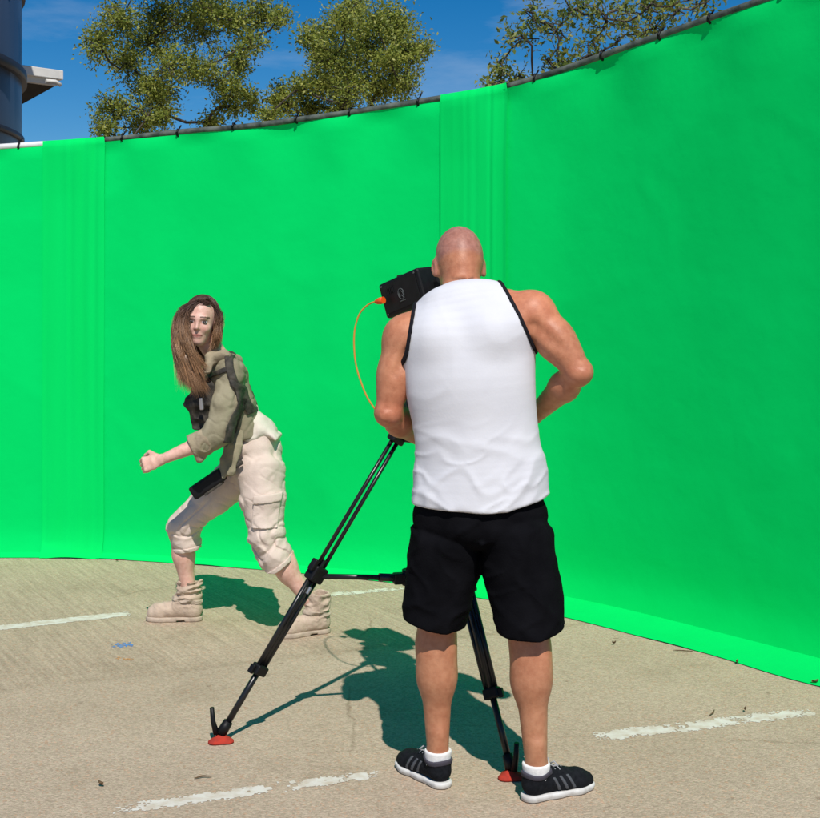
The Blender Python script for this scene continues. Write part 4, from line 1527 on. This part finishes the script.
    tr = field_obj(Q, 'trousers', M['trousers'], t)
    for sgn in (1, 0):
        C = Q.like()
        band = np.abs(cut + .010) - .011
        msk = (side > x0) if sgn else (side <= x0)
        C.D = np.where(msk, np.maximum(uncut - .006, band), .5).astype(np.float32)
        field_obj(C, 'cuff', M['trousers'], tr, it=1)
    # cargo pocket with flap on the near thigh
    C = Q.like()
    pc = P(266, 512, 5.66)
    C.D = np.maximum(np.maximum(uncut - .010, np.abs(x - pc[0] - .1 * (z - pc[2])) - .062), np.maximum(np.abs(z - pc[2]) - .075, y - 5.74)).astype(np.float32)
    po = field_obj(C, 'cargo_pocket', M['trousers'], tr)
    C = Q.like()
    C.D = np.maximum(np.maximum(uncut - .016, np.abs(x - pc[0] - .1 * (z - pc[2])) - .066), np.maximum(np.abs(z - pc[2] - .062 - .1 * (x - pc[0])) - .020, y - 5.74)).astype(np.float32)
    field_obj(C, 'pocket_flap', M['trousers'], tr)

    # jacket
    J = Field((-1.12, 5.50, 0.86), (-0.62, 6.16, 1.46), 0.0037)
    J.loft([(P(222, 362, 5.84), .115, .066), (P(226, 376, 5.84), .155, .092), (P(234, 405, 5.85), .145, .096), (P(241, 434, 5.86), .138, .102)], u=u, k=0.04)
    J.cap(SN + [0.0, 0, .0], SN * .5 + EN * .5, .065, .060, k=0.04)
    J.cap(SN * .5 + EN * .5, EN + [0, 0, .02], .060, .062, k=0.03)
    J.cap(EN + [0, 0, .015], P(202, 446, 5.61), .062, .054, k=0.03)
    J.cap(SF, EF, .062, .060, k=0.04)
    J.cap(EF, WF * .6 + EF * .4, .055, .05, k=0.03)
    def rumple_jacket(x, y, z):
        n1 = vnoise(x * 9 + 6 * z, y * 9, z * 13 - 11 * x)
        n2 = vnoise(x * 20 + 9 * z, y * 18, z * 26 - 16 * x + 3)
        n3 = vnoise(x * 36, y * 30, z * 36)
        n4 = vnoise(x * 8 + 7 * z + 4, y * 8, z * 9 - 9 * x)
        n5 = vnoise(x * 15 - 8 * z, y * 14, z * 19 + 13 * x + 3)
        return (.003 * ridge(n1) + .003 - .005 * crease(n4, 4.5, 1.0) - .004 * crease(n5, 4.5, 1.0) + .002 * n3)
    J.fold(rumple_jacket)
    x, y, z = J.grid()
    J.clip((.28, 0, -1), P(238, 441, 5.85))
    fo = P(196, 449, 5.61)
    fdn = unit(WN - EN)
    fd_ = (x - fo[0]) * fdn[0] + (y - fo[1]) * fdn[1] + (z - fo[2]) * fdn[2]
    J.D = smax(J.D, np.where(y < 5.74, fd_, -1) + 0 * z, 0.006).astype(np.float32)
    jk = field_obj(J, 'jacket', M['jacket'], t)
    base = J.D.copy()
    # rolled cuff
    C = Field((-1.16, 5.48, 0.78), (-0.86, 5.76, 1.02), 0.0042)
    b = EN + (WN - EN) * .42
    a = b - fdn * .055
    C.cap(a, b, .060, .058, k=0)
    C.cap(b + [0.01, 0, -.02], P(199, 458, 5.60), .040, .022, k=0.03)
    xc, yc, zc = C.grid()
    C.D = C.D - (.008 * ridge(vnoise(xc * 20, yc * 16, zc * 22)) - .003).astype(np.float32)
    C.clip(fdn, b + fdn * .022)
    h2 = C.like()
    h2.cap(b - fdn * .02, b + fdn * .1, .043, .046, k=0)
    C.D = smax(C.D, -h2.D, .005)
    field_obj(C, 'rolled_cuff', M['cuff'], jk)
    # collar
    C = Field((-1.05, 5.58, 1.24), (-0.72, 6.02, 1.46), 0.0042)
    for a, b, r in ((P(211, 358, 5.72), P(224, 356, 5.73), .026), (P(224, 356, 5.73), P(236, 361, 5.82), .028), (P(236, 361, 5.82), P(228, 358, 5.95), .026), (P(211, 358, 5.72), P(206, 372, 5.68), .022)):
        C.cap(a, b, r, r * .9, k=0.015)
    xc, yc, zc = C.grid()
    C.D = C.D - (.008 * ridge(vnoise(xc * 22, yc * 20, zc * 26)) - .003).astype(np.float32)
    field_obj(C, 'collar', M['cuff'], jk)

    # dark chest harness: two straps, chest pouches and a belt with a hanging strap
    def band(fieldlike, d, p, q, half, lift):
        a, b = P(*p, 5.72), P(*q, 5.72)
        w = unit([b[0] - a[0], 0, b[2] - a[2]])
        n = np.array([w[2], 0, -w[0]])
        xx, yy, zz = fieldlike.grid()
        off = (xx - a[0]) * n[0] + (zz - a[2]) * n[2]
        al = (xx - a[0]) * w[0] + (zz - a[2]) * w[2]
        L = math.hypot(b[0] - a[0], b[2] - a[2])
        wob = 0.006 * vnoise(al * 20, np.array(3.), np.array(1.))
        return np.maximum(np.maximum(d - lift, np.abs(off + wob) - half), np.maximum(-al, al - L))
    hr = Field((-1.10, 5.52, 0.90), (-0.80, 5.98, 1.40), 0.0042)
    hr.loft([(P(207, 384, 5.72), .030, .070), (P(203, 404, 5.72), .034, .085), (P(206, 426, 5.73), .022, .060)], u=u, k=0.02)
    xr, yr, zr = hr.grid()
    hr.D = hr.D - (.012 * ridge(vnoise(xr * 18, yr * 16, zr * 18)) - .005).astype(np.float32)
    rig = field_obj(hr, 'chest_rig', M['vest'], t)
    MB().box(P(201.5, 404, 5.63), unit([.9, -.3, .1]), unit([.3, .9, 0]), unit([-.1, 0, 1]), .009, .008, .028, .004).build('buckle', M['grey_metal'], rig)
    for p, q, hf, lf in (((226, 351), (251, 414), .019, .010), ((203, 380), (232, 366), .012, .009), ((245, 396), (231, 440), .016, .010)):
        s_ = J.like()
        s_.D = band(s_, base, p, q, hf, lf).astype(np.float32)
        field_obj(s_, 'strap', M['vest'], rig, it=1)
    h3 = Field((-1.0, 5.60, 0.66), (-0.68, 5.92, 1.06), 0.0042)
    h3.loft([(P(238, 420, 5.75), .030, .012), (P(236, 445, 5.71), .034, .012), (P(229, 474, 5.70), .026, .012)], u=(.9, -.4, 0), k=0.01)
    h3.loft([(P(228, 447, 5.74), .022, .010), (P(226, 462, 5.72), .030, .012), (P(222, 478, 5.71), .020, .010)], u=(.9, -.4, 0), k=0.01)
    xr, yr, zr = h3.grid()
    h3.D = h3.D - (.006 * ridge(vnoise(xr * 26, yr * 20, zr * 16))).astype(np.float32)
    field_obj(h3, 'hanging_strap', M['jacket'], rig)
    pa, pb = P(194, 493, 5.74), P(222, 474, 5.74)
    ax = unit(pb - pa)
    nz = unit(np.cross(ax, [0, -1, 0]))
    pch = MB().box((pa + pb) / 2, ax, [0, -1, 0], nz, np.linalg.norm(pb - pa) / 2 + .008, .036, .034, .012).build('belt_pouch', M['black'], t)
    MB().box((pa + pb) / 2 + ax * .012 + nz * .036, ax, [0, -1, 0], nz, .05, .034, .006, .003).build('pouch_flap', M['vest'], pch)
    MB().tube([pb, P(230, 470, 5.72), P(242, 462, 5.70)], .012, 6).build('pouch_strap', M['vest'], pch, True)

    # hair: a soft mass with strands laid over it
    Hh = Field((-1.25, 5.50, 1.12), (-0.80, 5.98, 1.66), 0.0042)
    Hh.ell(Hd(.004, -.032, .034), (.077, .090, .082), k=0, rot=A)
    hx = Hh.like()
    hx.ell(Hd(-.010, .085, -.025), (.062, .085, .088), k=0, rot=A)
    Hh.D = smax(Hh.D, -hx.D, .01)
    Hh.loft([(P(187, 316, 5.74), .028, .045), (P(184.5, 335, 5.69), .034, .045), (P(188, 360, 5.66), .042, .045), (P(193, 380, 5.66), .038, .04)], k=0.03)
    Hh.cap(Hd(-.07, -.04, -.03), P(213, 345, 5.80), .03, .022, k=0.02)
    xh, yh, zh = Hh.grid()
    Hh.D = Hh.D - (.006 * ridge(vnoise(xh * 30, yh * 24, zh * 7)) - .004).astype(np.float32)

    def htint(V):
        k = np.clip((1.52 - V[:, 2]) / .30, 0, 1)[:, None]
        st = vnoise(V[:, 0] * 70, V[:, 1] * 60, V[:, 2] * 6)[:, None]
        c = np.array([.075, .043, .029]) * (1 - k) + np.array([.24, .145, .085]) * k
        return c * (1 + .35 * st)
    ho = field_obj(Hh, 'hair', M['hair'], t, htint, it=1)
    rng = np.random.default_rng(4)
    VV, CC = [], []
    locks = []
    for i in range(85):
        kind = rng.random()
        if kind < .78:      # swept over the parting and down the image-left side
            q_ = rng.random()
            a0 = rng.uniform(-.035, .02)
            locks.append((Hd(a0 - .01, rng.uniform(-.07, .050), .100 - abs(a0) * .4),
                          P(180 + 9 * q_ + rng.normal(0, .8), rng.uniform(310, 320), rng.uniform(5.66, 5.80)),
                          P(175 + 14 * q_ + rng.normal(0, 1), rng.uniform(336, 350), rng.uniform(5.62, 5.74)),
                          P(179 + 27 * q_ ** .8 + rng.normal(0, 2.5), rng.uniform(362, 395), rng.uniform(5.58, 5.70))))
        elif kind < .95:    # down the back
            locks.append((Hd(rng.uniform(-.05, .05), rng.uniform(-.11, -.03), rng.uniform(.07, .11)), Hd(rng.uniform(-.07, .07), -.13, .0),
                          P(rng.uniform(185, 215), 345, 5.86), P(rng.uniform(180, 214), rng.uniform(360, 385), rng.uniform(5.78, 5.9))))
        else:               # image-right side
            locks.append((Hd(rng.uniform(-.04, -.02), rng.uniform(-.05, .04), .104), Hd(-.080, rng.uniform(-.04, .01), .03),
                          P(rng.uniform(214, 219), rng.uniform(328, 337), rng.uniform(5.70, 5.78)), P(rng.uniform(210, 219), rng.uniform(338, 352), rng.uniform(5.70, 5.78))))
    ltone = rng.uniform(.72, 1.32, 85)
    lwave = rng.normal(0, .006, (85, 3))
    for i in range(6500):
        li = i % 85
        fl = [.005, .007, .008, .004 + .007 * rng.random()]
        root, w1, w2, en_ = (q + rng.normal(0, f_, 3) * [1, 1, .6] for q, f_ in zip(locks[li], fl))
        en_ = en_ + (en_ - w2) * rng.uniform(-.25, .12)
        cp = [root, w1, w2, en_]
        pts = []
        nseg = 12
        wob = rng.normal(0, .0035, 3)
        ph = rng.uniform(0, 6)
        for j in range(nseg + 1):
            u_ = j / nseg * 3
            s0 = min(int(u_), 2)
            f_ = u_ - s0
            p0, p1, p2, p3 = cp[max(s0 - 1, 0)], cp[s0], cp[s0 + 1], cp[min(s0 + 2, 3)]
            q = .5 * ((2 * p1) + (-p0 + p2) * f_ + (2 * p0 - 5 * p1 + 4 * p2 - p3) * f_ ** 2 + (-p0 + 3 * p1 - 3 * p2 + p3) * f_ ** 3)
            pts.append(q + wob * math.sin(ph + j * .9) * j / nseg + lwave[li] * math.sin(li + j * .75) * j / nseg)
        # keep strands on top of the skull and off the face
        pts = np.array(pts)
        q = (pts - Hd(0, -.03, .032)) @ A.T / np.array([.079, .096, .085])
        rr = np.linalg.norm(q, axis=1)
        inside = rr < 1
        pts[inside] = Hd(0, -.03, .032) + ((q[inside] / rr[inside][:, None] * rng.uniform(1.0, 1.06)) * np.array([.079, .096, .085])) @ A
        wd = rng.uniform(.0005, .0011)
        tone = ltone[li] * rng.uniform(.75, 1.3)
        dark, lite = np.array([.080, .041, .027]), np.array([.40, .225, .115]) * rng.uniform(.6, 1.25)
        tg = np.gradient(pts, axis=0)
        tg /= np.linalg.norm(tg, axis=1, keepdims=True) + 1e-9
        a1 = np.cross(tg, [0.2, -1, .1])
        a1 /= np.linalg.norm(a1, axis=1, keepdims=True) + 1e-9
        b1 = np.cross(tg, a1)
        jj = np.arange(nseg + 1)
        w_ = (wd * np.where(jj < nseg - 2, 1, (nseg - jj + .3) / 3))[:, None]
        kk = np.clip((jj / nseg - .25) / .6, 0, 1)[:, None]
        VV.append(np.stack([pts + w_ * (a1 * ca + b1 * cb) for ca, cb in ((1, 0), (-.5, .8), (-.5, -.8))], 1).reshape(-1, 3))
        CC.append(np.repeat((dark * (1 - kk) + lite * kk) * tone, 3, axis=0))
    n1_ = np.arange(nseg)[:, None] * 3 + np.arange(3)[None, :]
    n2_ = np.arange(nseg)[:, None] * 3 + (np.arange(3)[None, :] + 1) % 3
    quad = np.stack([n1_, n2_, n2_ + 3, n1_ + 3], -1).reshape(-1, 4)
    FF = np.concatenate([quad + i * (nseg + 1) * 3 for i in range(len(VV))])
    VV, CC = np.concatenate(VV), np.concatenate(CC)
    so = link('strands', mesh_np('strands', VV, FF, np.array(CC)), M['hair'], ho)
    so['kind'] = 'stuff'

    boot(t, HN, DN, True, 2.3, 0.94)
    boot(t, HF, DF, False, 7.7, 0.97)


woman()


# ------------------------------------------------------------------ tripod, camera and cable
def tripod():
    C0 = np.array([0.03, 4.45, 0])
    t = thing('tripod', tuple(C0), 'black metal tripod with mid-level spreader and red rubber feet', 'tripod')
    top_z = 1.10
    feet = [G(221, 742), G(511, 778), np.array([0.125, 5.02, 0])]
    hub = np.array([C0[0] - 0.02, C0[1], 0.545])
    for f in feet:
        d = unit([f[0] - C0[0], f[1] - C0[1], 0])
        tan = np.array([-d[1], d[0], 0])
        a = C0 + d * .060 + [0, 0, top_z]
        b = f + [0, 0, .028]
        w = unit(b - a)
        L = np.linalg.norm(b - a)
        n = unit(np.cross(w, tan))
        tan, n = unit(tan * .6 + n * .8), unit(n * .6 - tan * .8)
        A_ = lambda u, s=0.0, q=0.0: a + w * L * u + tan * s + n * q
        leg = MB().tube([A_(0, .017), A_(.50, .019)], .0078, 10).tube([A_(0, -.017), A_(.50, -.019)], .0078, 10).build('leg', M['black_metal'], t, True)
        lo = MB().tube([A_(.44, 0, .004), A_(.80, 0, .004)], .0135, 10)
        lo.tube([A_(.49, .019), A_(.79, .016)], .0095, 10).tube([A_(.49, -.019), A_(.79, -.016)], .0095, 10)
        lo.build('middle_tube', M['black_metal'], leg, True)
        MB().tube([A_(.78), A_(.985)], .0115, 10).build('lower_tube', M['black_metal'], leg, True)
        MB().box(A_(.485), tan, n, w, .034, .022, .030, .007).box(A_(.465, .040), tan, n, w, .010, .012, .022, .004).build('clamp', M['black'], leg)
        MB().box(A_(.795), tan, n, w, .028, .020, .018, .006).box(A_(.80, .033, .004), tan, n, w, .008, .010, .016, .003).build('clamp', M['black'], leg)
        MB().box(A_(.02), tan, n, w, .034, .020, .035, .008).build('shoulder', M['black'], leg)
        MB().tube([A_(.525, .008, -.016), A_(.545, .008, -.017)], .006, 8).build('label_plate', M['grey_metal'], leg)
        # rubber foot with its lever
        prof = [(0.003, .043), (0.008, .043), (0.013, .036), (0.020, .022), (0.028, .016)]
        m = MB()
        nn = 24
        for z, r in [(0.0, .036)] + prof:
            for k in range(nn):
                an = 2 * math.pi * k / nn
                rr = r * (1 + .16 * math.cos(3 * an + 1.1) * min(1, (r - .014) / .02))
                m.v.append(np.array([f[0] + rr * math.cos(an), f[1] + rr * math.sin(an), z]))
        for i in range(len(prof)):
            for k in range(nn):
                m.f.append((i * nn + k, i * nn + (k + 1) % nn, (i + 1) * nn + (k + 1) % nn, (i + 1) * nn + k))
        m.f.append(tuple(range(nn))[::-1])
        m.f.append(tuple(len(prof) * nn + k for k in range(nn)))
        fo = m.build('rubber_foot', M['red_rubber'], t, True)
        MB().tube([f + [0, 0, .03], A_(.96)], [.020, .017], 10).build('ankle', M['black'], fo, True)
        lv = f + d * .016
        MB().tube([lv + [0, 0, .03], lv + d * .012 + [0, 0, .075], lv + d * .016 + [0, 0, .125]], [.012, .009, .008], 8).build('foot_lever', M['black'], fo, True)
        # spreader arm from the clamp to the hub
        k = A_(.495, 0, 0)
        ar = MB().tube([k - d * .02, k * .45 + hub * .55, hub + d * .05], [.010, .010, .012], 8)
        ar.tube([k * .35 + hub * .65, hub + d * .03], .015, 8)
        ar.build('spreader_arm', M['black_metal'], t, True)
    MB().tube([hub - [0, 0, .026], hub + [0, 0, .030]], .040, 16).build('spreader_hub', M['black'], t, True)
    for f in feet:
        d = unit([f[0] - C0[0], f[1] - C0[1], 0])
        MB().box(hub + d * .052, d, [-d[1], d[0], 0], [0, 0, 1], .022, .020, .020, .005).build('hub_joint', M['black'], t)
    c = C0 + [0, 0, top_z]
    MB().tube([c - [0, 0, .05], c - [0, 0, .01], c + [0, 0, .035], c + [0, 0, .05]], [.055, .075, .078, .062], 20).build('bowl', M['black'], t, True)
    aim = unit([-.56, .83, -.22])
    fl = unit([aim[0], aim[1], 0])
    sd = np.array([fl[1], -fl[0], 0])
    MB().tube([c + [0, 0, .05], c + [0, 0, .11]], [.052, .058], 20).build('pan_base', M['black'], t, True)
    MB().box(c + [0, 0, .19], fl, sd, [0, 0, 1], .060, .058, .075, .014).tube([c + [0, 0, .20] - sd * .085, c + [0, 0, .20] + sd * .085], .045, 18).build('tilt_head', M['black'], t)
    MB().box(c + [0, 0, .285], fl, sd, [0, 0, 1], .10, .04, .016, .005).build('top_plate', M['black_metal'], t)
    ph0 = c + [0, 0, .20] - sd * .095
    ph1 = P(422, 441, 4.17)
    m = MB().tube([ph0, ph1 * .85 + ph0 * .15, ph1, ph1 + unit(ph1 - ph0) * .06], .0085, 8)
    m.tube([ph1 - unit(ph1 - ph0) * .05, ph1 + unit(ph1 - ph0) * .07], .015, 10)
    m.build('pan_handle', M['black'], t, True)


def video_camera():
    t = thing('video_camera', (0.05, 4.45, 1.40), 'black video camera on the tripod, beside the bald head, with orange plug', 'camera')
    n0, f0, b0 = P(416, 267.5, 4.36), P(377.5, 285, 4.53), P(383, 321, 4.53)
    ax = unit(f0 - n0)
    up = unit((f0 - b0) - ax * np.dot(f0 - b0, ax))
    sd = np.cross(ax, up)
    sd = sd if sd[0] > 0 else -sd
    L, H = np.linalg.norm(f0 - n0), 0.135
    # side unit: the box that shows left of the head
    c = n0 + ax * L / 2 - up * H / 2 + sd * .045
    MB().box(c, ax, sd, up, L / 2, .045, H / 2, .010).build('side_housing', M['black'], t)
    MB().box(c - sd * .046, ax, sd, up, L / 2 - .016, .0015, H / 2 - .016, .001).build('side_panel', M['black'], t)
    for u_, v_ in ((-.42, -.4), (.42, -.4), (-.42, .4), (.42, .4)):
        q = c + ax * L * u_ + up * H * v_ - sd * .045
        MB().tube([q, q - sd * .003], .0035, 8).build('screw', M['grey_print'], t)
    for k_ in range(5):
        MB().box(c + ax * (L * .30 - k_ * .009) + up * H * .22 - sd * .048, ax, sd, up, .0022, .0015, .014).build('vent_slot', M['black'], t)
    MB().tube([c + up * H / 2 + ax * .03, c + up * (H / 2 + .010) + ax * .03], .012, 12).build('dial', M['black_metal'], t)
    bc = np.array([0.115, 4.47, 1.565])
    aim = unit([-.50, .85, -.16])
    s2 = unit(np.cross(aim, [0, 0, 1]))
    u2 = np.cross(s2, aim)
    body = MB().box(bc, aim, s2, u2, .13, .062, .078, .012)
    body.box(bc + u2 * .105 + aim * .01, aim, s2, u2, .085, .014, .012, .006).box(bc + u2 * .09 + aim * .08, aim, s2, u2, .010, .012, .022, .004).box(bc + u2 * .09 - aim * .06, aim, s2, u2, .010, .012, .022, .004)
    body.build('camera_body', M['black'], t)
    MB().box(bc - u2 * .12, aim, s2, u2, .10, .040, .042, .006).build('base_plate', M['black'], t)
    MB().box(bc * .5 + c * .5 - up * .01, s2, aim, u2, .06, .035, .02, .004).build('bracket', M['black'], t)
    MB().tube([bc + aim * .13, bc + aim * .17, bc + aim * .20], [.036, .040, .040], 20).build('lens', M['black'], t, True)
    ey = P(444, 277, 4.17)
    MB().tube([bc + u2 * .05 - aim * .10, ey + [0.0, .05, 0], ey], [.020, .022, .028], 14).build('eyepiece', M['black'], t, True)
    # round emblem printed on the housing
    ec = n0 + ax * L * .48 - up * H * .50 - sd * .0035
    rw = MB()
    ring = [ec + (ax * math.cos(a) * .016 + up * math.sin(a) * .020) for a in np.linspace(0, 2 * math.pi, 25)]
    rw.tube(ring, .0016, 4, False)
    tri = [ec + ax * q[0] + up * q[1] for q in ((-.012, -.018), (0, -.004), (.012, -.018), (.010, .004), (0, .012), (-.010, .004), (-.012, -.018))]
    rw.tube(tri, .0013, 4, False)
    rw.tube([ec + ax * q[0] + up * q[1] for q in ((-.016, -.026), (.016, -.026))], .0018, 4)
    rw.build('emblem', M['grey_print'], t)
    # orange plug at the far end
    p0 = P(383.5, 300, 4.47)
    d = unit(P(375, 302, 4.50) - p0)
    MB().tube([p0, p0 + d * .018, p0 + d * .034, p0 + d * .046], [.013, .013, .010, .005], 12).build('plug', M['orange'], t, True)
    pts_px = [(377, 301.5, 4.49), (369, 304, 4.50), (360, 313, 4.50), (355, 328, 4.49), (354, 345, 4.47), (356, 365, 4.44), (362, 385, 4.40), (370, 402, 4.36), (385, 420, 4.34), (405, 430, 4.36), (418, 425, 4.40)]
    K = np.array([P(*q) for q in pts_px])
    u = np.linspace(0, len(K) - 1, 60)
    pts = np.stack([smooth_path(K[:, i], u) for i in range(3)], 1)
    o = MB().tube(pts, .0032, 8).build('camera_cable', M['cable'], None, True)
    tag(o, 'thin orange cable looping down from the camera beside the arm', 'cable')


tripod()
video_camera()


# ------------------------------------------------------------------ small litter on the concrete
def litter():
    rng = np.random.default_rng(31)
    spots = [((101, 787), 'dry brown leaf lying in the left foreground', .035), ((614, 645), 'dark leaf crumb near the green skirt, right of the shorts', .03),
             ((712, 714), 'small twig lying above the broken white line at right', .05), ((683, 652), 'bark shred lying at the edge of the green skirt', .06),
             ((737, 664), 'pale leaf crumb at the hem of the right screen', .03), ((203, 779), 'short twig just above the faded foreground line', .04),
             ((815, 684), 'curled brown leaf at the right edge beside the screen hem', .05), ((745, 712), 'brown leaf crumb touching the broken white line', .025),
             ((117, 562), 'tiny orange leaf at the foot of the left screen', .03)]
    for (px, lb, sz) in spots:
        sz *= 0.7
        p = G(*px)
        a = rng.uniform(0, 6.28)
        d, n = np.array([math.cos(a), math.sin(a), 0]), np.array([-math.sin(a), math.cos(a), 0])
        if 'twig' in lb or 'shred' in lb:
            o = MB().tube([p - d * sz + [0, 0, .005], p + n * .006 + [0, 0, .008], p + d * sz + [0, 0, .006]], [.002, .003, .0015], 5).build('twig', M['dry_leaf'], None, True)
            tag(o, lb, 'twig', 'litter on the concrete')
        else:
            m = MB()
            prof = [(-1, 0), (-.5, .38), (.1, .5), (.6, .3), (1, 0)]
            for u_, w_ in prof:
                for s_ in (-1, 0, 1):
                    m.v.append(p + d * u_ * sz * .5 + n * s_ * w_ * sz * .6 + [0, 0, .006 + abs(s_) * .008 + .006 * u_ * u_])
            for i in range(4):
                for j in range(2):
                    q = i * 3 + j
                    m.f.append((q, q + 1, q + 4, q + 3))
            o = m.build('dry_leaf', M['dry_leaf'])
            tag(o, lb, 'leaf', 'litter on the concrete')


litter()
